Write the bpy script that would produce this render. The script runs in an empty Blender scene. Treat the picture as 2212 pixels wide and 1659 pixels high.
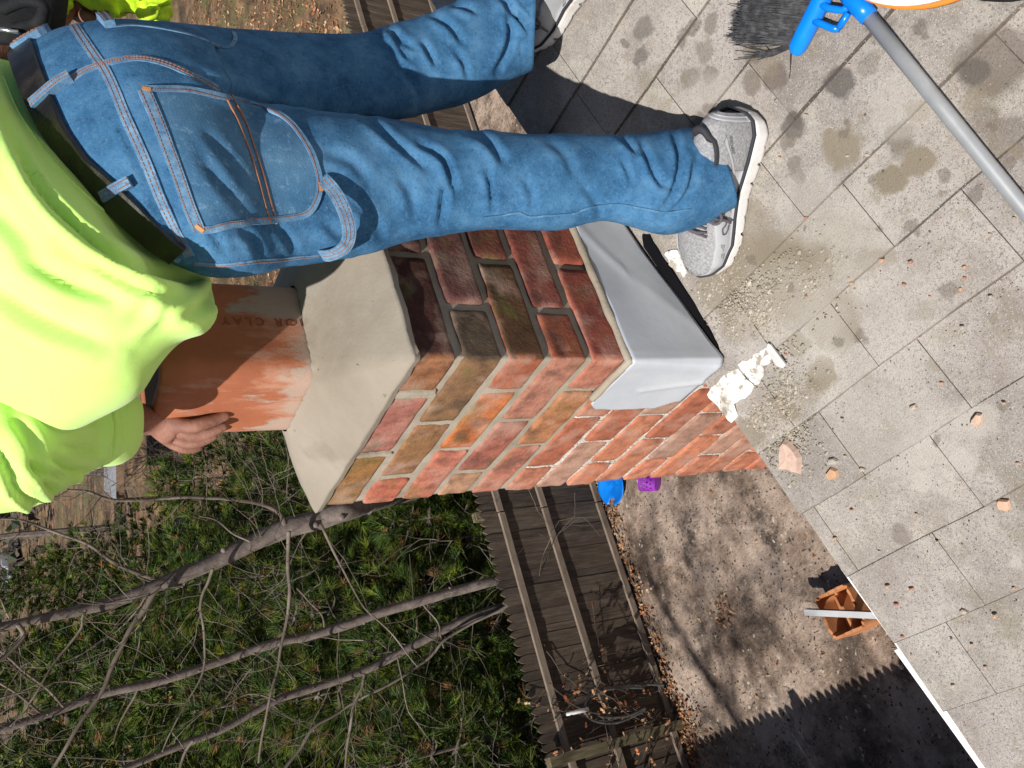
import bpy, bmesh, math, random
import numpy as np
from mathutils import Vector, noise, Matrix
from mathutils.bvhtree import BVHTree
random.seed(7); rng = np.random.default_rng(11)
PI = math.pi
sc = bpy.context.scene
COL = sc.collection

# ------------------------------------------------------------------ camera
C = np.array([-0.63462, -0.92911, 0.52421])
RR = np.array([0.84258213, -0.53850424, -0.0082784])      # towards the top of the (sideways) picture
DD = np.array([-0.28882056, -0.43882857, -0.85088904])    # towards the right of the picture
FW = np.array([0.45457456, 0.71933488, -0.52528021])      # viewing direction
F = 1827.07                                               # focal length in 2212 px wide units
CX, CY = 1106.0, 829.5
cam = bpy.data.cameras.new('camera'); co = bpy.data.objects.new('camera', cam); COL.objects.link(co)
co.matrix_world = Matrix(((DD[0], RR[0], -FW[0], C[0]), (DD[1], RR[1], -FW[1], C[1]), (DD[2], RR[2], -FW[2], C[2]), (0, 0, 0, 1)))
cam.sensor_width = 36; cam.lens = 36 * F / 2212; cam.clip_end = 500; cam.clip_start = 0.02
sc.camera = co
sc.render.resolution_x = 1024; sc.render.resolution_y = 768

# ------------------------------------------------------------------ light
SUN = Vector((-0.96 * math.cos(math.radians(48)), -0.28 * math.cos(math.radians(48)), math.sin(math.radians(48)))).normalized()
w = bpy.data.worlds.new('World'); sc.world = w; w.use_nodes = True
nt = w.node_tree; bg = nt.nodes['Background']
sky = nt.nodes.new('ShaderNodeTexSky'); sky.sky_type = 'NISHITA'; sky.sun_disc = False
sky.sun_elevation = math.asin(SUN.z); sky.sun_rotation = math.atan2(SUN.x, SUN.y)
nt.links.new(sky.outputs[0], bg.inputs[0]); bg.inputs[1].default_value = 0.05
sl = bpy.data.lights.new('sun', 'SUN'); sl.energy = 5.0; sl.angle = math.radians(0.5); sl.color = (1.0, 0.95, 0.88)
so = bpy.data.objects.new('sun', sl); COL.objects.link(so)
so.rotation_euler = SUN.to_track_quat('Z', 'Y').to_euler()
sc.view_settings.view_transform = 'Standard'; sc.view_settings.look = 'None'
sc.view_settings.exposure = 0.25; sc.view_settings.gamma = 1

# ------------------------------------------------------------------ helpers: pixels to points
def at(x, y, dep):
    return Vector(C + (FW * F + RR * (CY - y) + DD * (x - CX)) * (dep / F))
def ray(x, y):
    v = FW * F + RR * (CY - y) + DD * (x - CX); return v / np.linalg.norm(v)
def onz(x, y, z0, t=0.0):
    D = ray(x, y); s = (z0 + t * C[0] - C[2]) / (D[2] - t * D[0]); return Vector(C + s * D)
RZ, RT = -0.621, 0.29
def onroof(x, y, h=0.0): return onz(x, y, RZ + h, RT)
def roofz(x): return RZ + RT * x
GZ = -5.85
def ony(x, y, y0):
    D = ray(x, y); return Vector(C + D * ((y0 - C[1]) / D[1]))
def ongnd(x, y, h=0.0): return onz(x, y, GZ + h)
RN = Vector((-RT, 0, 1)).normalized()

# ------------------------------------------------------------------ helpers: objects
def link(o, parent=None):
    COL.objects.link(o)
    if parent: o.parent = parent
    return o
def tag(o, label, cat, group=None, kind=None):
    if label: o['label'] = label
    if cat: o['category'] = cat
    if group: o['group'] = group
    if kind: o['kind'] = kind
    return o
def thing(name, label, cat, loc=(0, 0, 0), group=None):
    o = bpy.data.objects.new(name, None); o.location = loc; link(o); o.empty_display_size = 0.1
    return tag(o, label, cat, group)
class MB:
    def __init__(s): s.v = []; s.f = []; s.c = []
    def add(s, vs, fs, col=(1, 1, 1)):
        n = len(s.v); s.v += [tuple(p) for p in vs]; s.f += [tuple(i + n for i in f) for f in fs]; s.c += [col] * len(vs)
    def box(s, a, b, col=(1, 1, 1), M=None):
        x0, y0, z0 = a; x1, y1, z1 = b
        vs = [(x0, y0, z0), (x1, y0, z0), (x1, y1, z0), (x0, y1, z0), (x0, y0, z1), (x1, y0, z1), (x1, y1, z1), (x0, y1, z1)]
        if M is not None: vs = [M @ Vector(p) for p in vs]
        s.add(vs, [(0, 3, 2, 1), (4, 5, 6, 7), (0, 1, 5, 4), (1, 2, 6, 5), (2, 3, 7, 6), (3, 0, 4, 7)], col)
    def tube(s, pts, rad, n=6, col=(1, 1, 1), cap=True):
        pts = [Vector(p) for p in pts]
        if not hasattr(rad, '__len__'): rad = [rad] * len(pts)
        vs = []; fs = []; up = None
        for i, p in enumerate(pts):
            t = (pts[min(i + 1, len(pts) - 1)] - pts[max(i - 1, 0)])
            if t.length < 1e-9: t = Vector((0, 0, 1))
            t.normalize()
            if up is None: up = t.orthogonal().normalized()
            up = (up - t * up.dot(t))
            up = up.normalized() if up.length > 1e-6 else t.orthogonal().normalized()
            sd = t.cross(up)
            for k in range(n):
                a = 2 * PI * k / n; vs.append(p + (up * math.cos(a) + sd * math.sin(a)) * rad[i])
        for i in range(len(pts) - 1):
            for k in range(n):
                k2 = (k + 1) % n; fs.append((i * n + k, i * n + k2, (i + 1) * n + k2, (i + 1) * n + k))
        if cap:
            fs.append(tuple(range(n - 1, -1, -1))); m = (len(pts) - 1) * n; fs.append(tuple(m + k for k in range(n)))
        s.add(vs, fs, col)
    def ribbon(s, pts, nrm, wid, col=(1, 1, 1), h=0.0015):
        """strip lying along pts with normals nrm, raised h, with thickness"""
        vs = []; fs = []; n = len(pts)
        for i in range(n):
            t = (pts[min(i + 1, n - 1)] - pts[max(i - 1, 0)]).normalized(); sd = t.cross(nrm[i]).normalized() * wid * 0.5
            u = nrm[i]
            vs += [pts[i] - sd - u * 0.002, pts[i] - sd + u * h, pts[i] + sd + u * h, pts[i] + sd - u * 0.002]
        for i in range(n - 1):
            for k in range(4): fs.append((i * 4 + k, i * 4 + (k + 1) % 4, i * 4 + 4 + (k + 1) % 4, i * 4 + 4 + k))
        fs.append((3, 2, 1, 0)); fs.append(tuple((n - 1) * 4 + k for k in range(4)))
        s.add(vs, fs, col)
    def build(s, name, mat, parent=None, smooth=False):
        me = bpy.data.meshes.new(name)
        me.from_pydata(s.v, [], s.f); me.update()
        if s.c:
            a = me.color_attributes.new('Col', 'FLOAT_COLOR', 'POINT')
            arr = np.ones((len(s.v), 4), dtype=np.float32); arr[:, :3] = np.array([c[:3] for c in s.c], dtype=np.float32)
            a.data.foreach_set('color', arr.ravel())
        if smooth: me.polygons.foreach_set('use_smooth', [True] * len(me.polygons))
        me.materials.append(mat)
        return link(bpy.data.objects.new(name, me), parent)
def crom(P, k=6):
    """Catmull-Rom through list of tuples"""
    P = [np.array(p, float) for p in P]; out = []
    for i in range(len(P) - 1):
        p0 = P[max(i - 1, 0)]; p1 = P[i]; p2 = P[i + 1]; p3 = P[min(i + 2, len(P) - 1)]
        for j in range(k):
            t = j / k
            out.append(0.5 * ((2 * p1) + (-p0 + p2) * t + (2 * p0 - 5 * p1 + 4 * p2 - p3) * t * t + (-p0 + 3 * p1 - 3 * p2 + p3) * t ** 3))
    out.append(P[-1]); return out
def bm_obj(bm, name, mat, parent=None, smooth=False):
    me = bpy.data.meshes.new(name); bm.to_mesh(me); bm.free(); me.materials.append(mat)
    if smooth: me.polygons.foreach_set('use_smooth', [True] * len(me.polygons))
    return link(bpy.data.objects.new(name, me), parent)
def bake(o):
    """apply the modifiers of o"""
    dg = bpy.context.evaluated_depsgraph_get(); dg.update()
    me = bpy.data.meshes.new_from_object(o.evaluated_get(dg)); mats = [m for m in o.data.materials]
    o.modifiers.clear(); o.data = me
    if not me.materials:
        for m in mats: me.materials.append(m)
    return o

# ------------------------------------------------------------------ materials
def srgb(r, g, b):
    f = lambda c: (c / 255 / 12.92) if c / 255 <= 0.04045 else ((c / 255 + 0.055) / 1.055) ** 2.4
    return (f(r), f(g), f(b))
def mat(name, cols, scale=10, detail=6, rough=0.8, bump=0.0, bscale=None, attr=False, metal=0.0, spots=(), stops=None, spec=0.5, stretch=None, nrough=0.6, coat=0, speck=None, sheen=0.0, trans=0.0):
    """noise-ramp base colour; attr multiplies by the point colour; spots = list of (col, scale, lo, hi) extra noise masks"""
    m = bpy.data.materials.new(name); m.use_nodes = True; n = m.node_tree.nodes; L = m.node_tree.links
    b = n['Principled BSDF']; b.inputs['Roughness'].default_value = rough; b.inputs['Metallic'].default_value = metal
    b.inputs['Specular IOR Level'].default_value = spec
    if sheen: b.inputs['Sheen Weight'].default_value = sheen
    tc = n.new('ShaderNodeTexCoord'); vec = tc.outputs['Object']
    if stretch:
        mp = n.new('ShaderNodeMapping'); mp.inputs['Scale'].default_value = stretch; L.new(vec, mp.inputs[0]); vec = mp.outputs[0]
    def nz(s, d=6.0, r=nrough):
        t = n.new('ShaderNodeTexNoise'); t.inputs['Scale'].default_value = s; t.inputs['Detail'].default_value = d; t.inputs['Roughness'].default_value = r
        L.new(vec, t.inputs['Vector']); return t.outputs['Fac']
    def ramp(fac, cs, st=None):
        r = n.new('ShaderNodeValToRGB'); L.new(fac, r.inputs[0]); e = r.color_ramp.elements
        st = st or [0.3 + 0.4 * i / max(1, len(cs) - 1) for i in range(len(cs))]
        while len(e) < len(cs): e.new(0.5)
        for i, c in enumerate(cs): e[i].position = st[i]; e[i].color = (*c, 1) if len(c) == 3 else c
        return r.outputs[0]
    def mix(f, a, c, mode='MIX'):
        x = n.new('ShaderNodeMix'); x.data_type = 'RGBA'; x.blend_type = mode
        if isinstance(f, (int, float)): x.inputs[0].default_value = f
        else: L.new(f, x.inputs[0])
        for k, v in ((6, a), (7, c)):
            if isinstance(v, tuple): x.inputs[k].default_value = (*v, 1)
            else: L.new(v, x.inputs[k])
        return x.outputs[2]
    col = ramp(nz(scale, detail), cols, stops)
    for (c, s, lo, hi) in spots:
        f = ramp(nz(s), [(0, 0, 0), (1, 1, 1)], [lo, hi]); col = mix(f, col, c)
    if attr:
        a = n.new('ShaderNodeAttribute'); a.attribute_name = 'Col'; col = mix(1.0, col, a.outputs['Color'], 'MULTIPLY')
    if speck:
        for (c, s, th) in speck:
            v = n.new('ShaderNodeTexVoronoi'); v.inputs['Scale'].default_value = s; L.new(vec, v.inputs['Vector'])
            sx = n.new('ShaderNodeSeparateColor'); L.new(v.outputs['Color'], sx.inputs[0])
            g = n.new('ShaderNodeMath'); g.operation = 'LESS_THAN'; L.new(sx.outputs[0], g.inputs[0]); g.inputs[1].default_value = th
            col = mix(g.outputs[0], col, c)
    L.new(col, b.inputs['Base Color'])
    if bump:
        bp = n.new('ShaderNodeBump'); bp.inputs['Strength'].default_value = 1.0; bp.inputs['Distance'].default_value = bump
        L.new(nz(bscale or scale * 4, 8, 0.65), bp.inputs['Height']); L.new(bp.outputs[0], b.inputs['Normal'])
    return m

# ================================================================== GROUND
def add_zone_mix(m, col2_nodes):
    pass
M_dirt = mat('dirt', [(0.075, 0.050, 0.036), (0.22, 0.158, 0.118), (0.37, 0.28, 0.22), (0.44, 0.345, 0.28)], scale=1.3, detail=12, rough=0.95, bump=0.03, bscale=22, nrough=0.72,
             stops=[0.38, 0.46, 0.54, 0.62], spots=[((0.075, 0.056, 0.044), 2.2, 0.52, 0.66), ((0.36, 0.30, 0.25), 45, 0.60, 0.68), ((0.05, 0.038, 0.03), 30, 0.60, 0.66)],
             speck=[((0.45, 0.40, 0.33), 38, 0.012), ((0.06, 0.045, 0.035), 55, 0.03)])
M_litter = mat('leaf_litter_ground', [(0.03, 0.02, 0.012), (0.09, 0.055, 0.03), (0.20, 0.12, 0.06), (0.28, 0.19, 0.11)], scale=1.1, detail=14, rough=0.95, bump=0.06, bscale=9, nrough=0.75,
               stops=[0.36, 0.46, 0.55, 0.66], spots=[((0.10, 0.10, 0.035), 0.35, 0.52, 0.62)])
g = MB(); 
g.add([(-200, -200, GZ), (-200, 17.15, GZ), (-1.75, 7.05, GZ), (14, 6.25, GZ), (200, -3.2, GZ), (200, -200, GZ)], [(0, 5, 4, 3, 2, 1)])
o = g.build('ground', M_dirt); tag(o, None, None, kind='structure')
def TH(x, y):
    "height of the land: level round the house, rising beyond the neighbours' lots"
    r = math.hypot(x, y); return GZ + max(0.0, r - 26) * 0.075 + (0.5 * noise.noise(Vector((x * .03, y * .03, 0))) * min(1, max(0, r - 26) / 20))
def onterr(px, py, h=0.0):
    D = Vector(ray(px, py)); p = Vector(C); s = 3.0
    while s < 400:
        q = Vector(C) + D * s
        if q.z < TH(q.x, q.y) + h: return q
        s += 0.15
    return q
g = MB(); FE = lambda x: 7.05 - (x + 1.75) * 0.0508
xs = list(np.concatenate([np.linspace(-200, -20, 19), np.linspace(-17, 60, 50), np.linspace(65, 400, 30)])); n_ = 90
for i, x in enumerate(xs):
    for k in range(n_):
        y = FE(x) + (k / (n_ - 1)) ** 2.2 * 400; g.v.append((x, y, TH(x, y) if k else GZ)); g.c.append((1, 1, 1))
for i in range(len(xs) - 1):
    for k in range(n_ - 1): q = i * n_ + k; g.f.append((q, q + n_, q + n_ + 1, q + 1))
o = g.build('terrain', M_litter, None, True); tag(o, None, None, kind='structure')

# loose stones and bits on the dirt
M_chaff = mat('chaff', [(1, 1, 1), (1, 1, 1)], attr=True, rough=0.9)
g = MB()
for i in range(3600):
    x = rng.uniform(-3.5, 6.0); y = rng.uniform(2.6, 6.85)
    if rng.random() < 0.62: # straw / twigs
        a = rng.uniform(0, 2 * PI); l = rng.uniform(0.02, 0.075); ww = rng.uniform(0.0015, 0.004); c, s_ = math.cos(a), math.sin(a); z = GZ + rng.uniform(0.003, 0.012)
        b = rng.uniform(0.5, 1.0); col = [(0.34 * b, 0.27 * b, 0.19 * b), (0.07, 0.05, 0.035), (0.22 * b, 0.16 * b, 0.10 * b)][int(rng.integers(3))]
        g.add([(x, y, z - 0.004), (x + s_ * ww, y - c * ww, z), (x + c * l, y + s_ * l, z + 0.004), (x + c * l - s_ * ww, y + s_ * l + c * ww, z)], [(0, 1, 2), (0, 2, 3)], col)
    else:
        r = rng.uniform(0.004, 0.014) * (1.9 if rng.random() < 0.04 else 1); b = rng.uniform(0.35, 1.0)
        vs = [(x + r * rng.uniform(.7, 1.2) * math.cos(a), y + r * rng.uniform(.6, 1.2) * math.sin(a), GZ + 0.002) for a in np.linspace(0, 2 * PI, 6)[:-1]]
        g.add(vs + [(x, y, GZ + r * 0.7)], [(k, (k + 1) % 5, 5) for k in range(5)], (0.42 * b, 0.37 * b, 0.30 * b))
o = g.build('ground_debris', M_chaff); tag(o, 'straw, twigs and pebbles scattered over the bare dirt yard', 'debris', kind='stuff')

# ================================================================== HOUSE (roof)
xb0 = -0.049; EXP = 0.1225; RAKE = 0.052
house = thing('house', 'house with a weathered light grey shingle roof under the worker and the broom', 'house', (-1.5, -4, GZ))
hinv = Matrix.Translation(-house.location)
def hb(mb, name, m, smooth=False):
    o = mb.build(name, m, house, smooth); o.data.transform(hinv); return o
known = {0: [-0.308 + 0.0, -0.02, -0.60], -1: [-0.24, -0.047, -0.52], 1: [-0.38, -0.105, -0.655], 2: [-0.245, -0.39, -0.56], -2: [-0.231, 0.022, -0.45], -3: [-0.131, -0.205 - 0.17, -0.02], -4: [-0.05, -0.21, -0.5]}
# index k: butt edge at x = xb0 + k*EXP, tab surface runs up slope from there
cutl = {-1: [-0.308, -0.06, -0.60], 0 - 1 + 1: [-0.24, -0.047, -0.52], 1: [-0.36, -0.20], 2: [-0.39, -0.10, -0.6]}
cut = {0 - 1: [-0.24, -0.047, -0.50], -2: [-0.313, -0.10, -0.56], -3: [-0.231, 0.024, -0.45], -4: [-0.131, -0.35], -5: [-0.052, -0.25], 0: [-0.38, -0.105, -0.657], 1: [-0.30, -0.02, -0.56], 2: [-0.39, -0.14, -0.62], 3: [-0.25, -0.02, -0.5], 4: [-0.375, -0.10, -0.62]}
roof = MB(); Lr = math.sqrt(1 + RT * RT)
rr_ = random.Random(3)
for k in range(-34, 30):
    x0 = xb0 + k * EXP
    ys = list(cut.get(k, []))
    if not ys:
        off = rr_.uniform(0, 0.25); ys = [-off]
    y = min(ys)
    while y > -7.5: y -= rr_.choice([0.17, 0.20, 0.26, 0.30]); ys.append(y)
    y = max(ys)
    while y < RAKE - 0.16: y += rr_.choice([0.19, 0.25]); 
    ys = sorted([RAKE + rr_.uniform(-0.003, 0.003)] + [q for q in ys if q < RAKE - 0.02])
    near = -9 < k < 12
    for a, b in zip(ys[:-1], ys[1:]):
        gp = 0.0016 if near else 0.003
        a2 = a + gp * 0.5; b2 = b - (gp * 0.5 if b < RAKE - 0.01 else 0)
        segs = max(2, int((b2 - a2) / 0.03)) if near else 1
        tone = rr_.choice([rr_.uniform(.80, .93), rr_.uniform(.93, 1.06), rr_.uniform(.93, 1.06)]); lift = rr_.uniform(0.0035, 0.0055) + (0.002 if rr_.random() < 0.12 else 0)
        vs = []; fs = []
        for i in range(segs + 1):
            yy = a2 + (b2 - a2) * i / segs; wob = noise.noise(Vector((k * 3.1, yy * 9, 0.3))) * 0.0022; wl = noise.noise(Vector((k * 1.7, yy * 14, 5))) * 0.0014
            x1 = x0 + EXP + 0.012
            vs += [(x0 + wob, yy, roofz(x0) - 0.004), (x0 + wob, yy, roofz(x0) + lift + wl), (x0 + 0.5 * EXP, yy, roofz(x0 + 0.5 * EXP) + lift * 0.5 + wl * 0.5), (x1, yy, roofz(x1) - 0.0012)]
        for i in range(segs):
            q = i * 4
            for m_ in range(3): fs.append((q + m_, q + m_ + 1, q + 4 + m_ + 1, q + 4 + m_))
        fs.append((0, 1, 2, 3)); q = segs * 4; fs.append((q + 3, q + 2, q + 1, q))
        c_ = (tone, tone * rr_.uniform(0.985, 1.01), tone * rr_.uniform(0.97, 1.01)); roof.add(vs, fs, c_)
        # exposed black asphalt core along the butt and the side cuts of the tab
        kv = []; kf = []; kq = rr_.uniform(.6, 1.9); dk_ = (0.30 * kq, 0.28 * kq, 0.26 * kq)
        for i in range(segs + 1):
            v0, v1 = vs[i * 4], vs[i * 4 + 1]; kv += [(v0[0] - .0010, v0[1], v0[2]), (v1[0] - .0010, v1[1], v1[2] - .0006), (v1[0] + .0006, v1[1], v1[2] + .00015)]
        for i in range(segs):
            for m_ in range(2): kf.append((i * 3 + m_, i * 3 + m_ + 1, i * 3 + 4 + m_, i * 3 + 3 + m_))
        roof.add(kv, kf, dk_)
# solid deck under the tabs
roof.add([(-4.4, -7.6, roofz(-4.4) - 0.006), (3.7, -7.6, roofz(3.7) - 0.006), (3.7, RAKE - 0.004, roofz(3.7) - 0.006), (-4.4, RAKE - 0.004, roofz(-4.4) - 0.006),
          (-4.4, -7.6, roofz(-4.4) - 0.018), (3.7, -7.6, roofz(3.7) - 0.018), (3.7, RAKE - 0.004, roofz(3.7) - 0.018), (-4.4, RAKE - 0.004, roofz(-4.4) - 0.018)],
         [(0, 1, 2, 3), (7, 6, 5, 4), (0, 3, 7, 4), (3, 2, 6, 7), (2, 1, 5, 6), (1, 0, 4, 5)], (0.35, 0.34, 0.33))
M_roof = mat('shingle', [(0.25, 0.22, 0.196), (0.335, 0.302, 0.276), (0.43, 0.396, 0.365)], scale=5, detail=10, rough=0.9, bump=0.0022, bscale=330, nrough=0.7, attr=True,
             stops=[0.36, 0.5, 0.64], spots=[((0.43, 0.395, 0.35), 9, 0.50, 0.66), ((0.22, 0.205, 0.195), 190, 0.52, 0.64), ((0.44, 0.42, 0.39), 240, 0.58, 0.68), ((0.235, 0.205, 0.17), 6, 0.54, 0.68), ((0.29, 0.255, 0.21), 24, 0.56, 0.66)],
             speck=[((0.15, 0.14, 0.13), 800, 0.05), ((0.46, 0.445, 0.42), 900, 0.03)])
def add_spots(m, spots):
    """stains with a place and a shape of their own: (x, y, r, colour, strength)"""
    n = m.node_tree.nodes; L = m.node_tree.links; b = n['Principled BSDF']
    src = b.inputs['Base Color'].links[0].from_socket
    tc = n.new('ShaderNodeTexCoord'); nz_ = n.new('ShaderNodeTexNoise'); nz_.inputs['Scale'].default_value = 38; nz_.inputs['Detail'].default_value = 5
    L.new(tc.outputs['Object'], nz_.inputs['Vector'])
    ad = n.new('ShaderNodeVectorMath'); ad.operation = 'SUBTRACT'; L.new(nz_.outputs['Color'], ad.inputs[0]); ad.inputs[1].default_value = (0.5, 0.5, 0.5)
    scl = n.new('ShaderNodeVectorMath'); scl.operation = 'SCALE'; L.new(ad.outputs[0], scl.inputs[0]); scl.inputs['Scale'].default_value = 0.035
    pos = n.new('ShaderNodeVectorMath'); pos.operation = 'ADD'; L.new(tc.outputs['Object'], pos.inputs[0]); L.new(scl.outputs[0], pos.inputs[1])
    groups = {}
    for (x, y, r, c, s) in spots: groups.setdefault((c, s), []).append((x, y, r))
    for (c, s), lst in groups.items():
        acc = None
        for (x, y, r) in lst:
            d = n.new('ShaderNodeVectorMath'); d.operation = 'DISTANCE'; L.new(pos.outputs[0], d.inputs[0])
            d.inputs[1].default_value = (x - m['ox'], y - m['oy'], roofz(x) - m['oz'])
            mr = n.new('ShaderNodeMapRange'); L.new(d.outputs['Value'], mr.inputs[0]); mr.inputs[1].default_value = r * 0.82; mr.inputs[2].default_value = r * 1.15; mr.inputs[3].default_value = 1; mr.inputs[4].default_value = 0
            if acc is None: acc = mr.outputs[0]
            else:
                mx = n.new('ShaderNodeMath'); mx.operation = 'MAXIMUM'; L.new(acc, mx.inputs[0]); L.new(mr.outputs[0], mx.inputs[1]); acc = mx.outputs[0]
        mu = n.new('ShaderNodeMath'); mu.operation = 'MULTIPLY'; L.new(acc, mu.inputs[0]); mu.inputs[1].default_value = s
        x_ = n.new('ShaderNodeMix'); x_.data_type = 'RGBA'; L.new(mu.outputs[0], x_.inputs[0]); L.new(src, x_.inputs[6]); x_.inputs[7].default_value = (*c, 1); src = x_.outputs[2]
    L.new(src, b.inputs['Base Color'])
M_roof['ox'], M_roof['oy'], M_roof['oz'] = house.location
DK = (0.125, 0.10, 0.08); MT = (0.205, 0.172, 0.122); LT = (0.45, 0.42, 0.38); WET = (0.085, 0.075, 0.068)
sp = []
for (px, py, r, c, s) in [(1678, 168, .022, DK, .75), (1648, 105, .018, DK, .6), (1538, 52, .016, DK, .6), (1718, 255, .016, DK, .7), (1700, 305, .013, DK, .6), (1600, 290, .010, DK, .6),
        (1812, 178, .024, WET, .8), (1715, 268, .020, WET, .7), (1820, 320, .034, MT, .85), (1795, 300, .016, MT, .85), (1928, 383, .023, MT, .95), (1985, 348, .024, MT, .9), (1943, 303, .022, DK, .6), (1724, 378, .014, DK, .6),
        (2145, 135, .045, DK, .7), (2098, 155, .020, WET, .7), (2178, 300, .03, DK, .5), (2130, 255, .02, DK, .45), (1536, 160, .016, DK, .6), (1525, 110, .02, DK, .5), (1497, 60, .014, DK, .6),
        (1490, 170, .02, DK, .5), (1385, 120, .018, WET, .7), (1392, 60, .022, WET, .6), (1476, 88, .013, WET, .6), (1352, 95, .01, WET, .6), (1900, 60, .02, DK, .4), (1875, 140, .016, DK, .4),
        (1640, 600, .075, MT, .7), (1710, 620, .060, MT, .75), (1750, 575, .045, MT, .65), (1690, 560, .05, MT, .6), (1800, 690, .05, MT, .75), (1840, 712, .02, MT, .7), (1760, 640, .035, MT, .7), (1725, 745, .022, MT, .9), (1775, 740, .012, MT, .8),
        (1775, 815, .026, MT, .9), (1780, 790, .018, MT, .8), (1700, 880, .025, MT, .9), (1678, 870, .012, MT, .8), (1750, 850, .02, MT, .4), (1560, 620, .05, MT, .55), (1600, 690, .045, MT, .5), (1615, 500, .05, MT, .45), (1880, 560, .018, MT, .4), (2000, 670, .016, MT, .45), (1970, 685, .012, MT, .4),
        (1575, 960, .02, MT, .9), (1620, 935, .03, MT, .7), (1500, 300, .05, MT, .4), (1820, 540, .06, MT, .3), (1900, 505, .03, LT, .35), (1880, 700, .12, LT, .28), (1700, 690, .1, LT, .35), (1900, 900, .1, LT, .28), (2050, 940, .05, LT, .3), (1950, 230, .05, LT, .35), (1840, 470, .05, LT, .35), (1540, 250, .07, LT, .35), (1750, 450, .06, LT, .35), (2110, 905, .03, LT, .5), (2000, 1000, .05, LT, .35)]:
    p = onroof(px, py); sp.append((p.x, p.y, r, c, s))
sr = random.Random(31)
for (x0, y0, x1, y1, n_, cs) in [(1470, 20, 2212, 420, 34, (DK, DK, WET, MT)), (1540, 480, 2000, 760, 14, (MT, MT, DK)), (1900, 420, 2212, 1100, 10, (DK, LT, MT)), (1850, 1100, 2212, 1600, 6, (DK, LT))]:
    for _ in range(n_):
        p = onroof(sr.uniform(x0, x1), sr.uniform(y0, y1)); sp.append((p.x, p.y, sr.choice([.005, .007, .009, .012, .018]), sr.choice(cs), .55))
add_spots(M_roof, sp)
hb(roof, 'shingles', M_roof)
M_white = mat('white_metal', [(0.78, 0.78, 0.78), (0.86, 0.86, 0.86)], scale=20, rough=0.35, spec=0.5)
M_whitep = mat('white_paint', [(0.55, 0.53, 0.5), (0.8, 0.79, 0.77)], scale=9, rough=0.6, bump=0.001)
def slopebox(mb, x0, x1, y0, y1, t, b):   # box that follows the roof slope: top t below.. bottom b (offsets from roof plane)
    mb.add([(x0, y0, roofz(x0) + b), (x1, y0, roofz(x1) + b), (x1, y1, roofz(x1) + b), (x0, y1, roofz(x0) + b), (x0, y0, roofz(x0) + t), (x1, y0, roofz(x1) + t), (x1, y1, roofz(x1) + t), (x0, y1, roofz(x0) + t)],
           [(0, 3, 2, 1), (4, 5, 6, 7), (0, 1, 5, 4), (1, 2, 6, 5), (2, 3, 7, 6), (3, 0, 4, 7)])
mb = MB(); slopebox(mb, -4.4, -0.55, RAKE - 0.02, RAKE + 0.016, -0.005, -0.013); slopebox(mb, -0.55, -0.40, RAKE - 0.02, RAKE + 0.007, -0.005, -0.012)
slopebox(mb, -0.40, -0.02, RAKE - 0.02, RAKE + 0.001, -0.018, -0.024); slopebox(mb, 0.62, 3.6, RAKE - 0.02, RAKE + 0.001, -0.018, -0.024)
hb(mb, 'drip_edge', M_white)
mb = MB(); slopebox(mb, -4.35, -0.02, RAKE - 0.03, RAKE - 0.012, -0.027, -0.18); slopebox(mb, 0.62, 3.6, RAKE - 0.03, RAKE - 0.012, -0.027, -0.18); slopebox(mb, -4.35, -4.33, -7.4, RAKE - 0.031, -0.03, -0.17)
hb(mb, 'fascia_board', M_whitep)
M_wall = mat('siding', [(0.42, 0.41, 0.38), (0.5, 0.49, 0.46)], scale=3, rough=0.7)
mb = MB()
zt = lambda x: roofz(x) - 0.19
for i in range(56):   # clapboards of the gable wall
    z0 = GZ + i * 0.1; z1 = z0 + 0.1
    xs = max(-4.0, (z1 + 0.19 - RZ) / RT)
    if xs < 3.4: mb.add([(xs, -0.22, z0), (3.4, -0.22, z0), (3.4, -0.235, z1), (xs, -0.235, z1), (xs, -0.3, z0), (3.4, -0.3, z0), (3.4, -0.3, z1), (xs, -0.3, z1)], [(0, 1, 2, 3), (7, 6, 5, 4), (0, 4, 5, 1), (1, 5, 6, 2), (3, 2, 6, 7), (0, 3, 7, 4)])
mb.box((-4.0, -7.2, GZ), (3.4, -0.301, roofz(-4.0) - 0.05))
hb(mb, 'wall', M_wall)

# white patches of sealant and metal by the chimney foot (parts of the roof)
def roofpoly(mb, P, h, th=0.003, col=(1, 1, 1), jit=0.0):
    pts = []
    n = len(P)
    for i in range(n):
        a = onroof(*P[i]); b = onroof(*P[(i + 1) % n])
        for j in range(4):
            q = a.lerp(b, j / 4)
            if jit: q = q + Vector((noise.noise(q * 60), noise.noise(q * 60 + Vector((9, 0, 0))), 0)) * jit
            q.z = roofz(q.x); pts.append(q)
    top = [p + RN * (h + th) for p in pts]; bot = [p + RN * (h - 0.002) for p in pts]; c = sum(top, Vector()) / len(top)
    m = len(pts); vs = top + bot + [c + RN * 0.0008]
    mb.add(vs, [(i, (i + 1) % m, 2 * m) for i in range(m)] + [(i, m + i, m + (i + 1) % m, (i + 1) % m) for i in range(m)], col)
M_seal = mat('white_sealant', [(0.26, 0.23, 0.19), (0.55, 0.52, 0.48), (0.80, 0.79, 0.76)], scale=34, stops=[0.34, 0.44, 0.52], rough=0.6, bump=0.004, bscale=60, spots=[((0.34, 0.30, 0.25), 60, .56, .62)])
mb = MB()
roofpoly(mb, [(1575, 800), (1531, 851), (1560, 885), (1585, 912), (1594, 895), (1591, 873), (1612, 858), (1634, 838), (1600, 795)], 0.005, 0.002, jit=0.007)
hb(mb, 'sealant_patch', M_seal); mb = MB()
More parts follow.
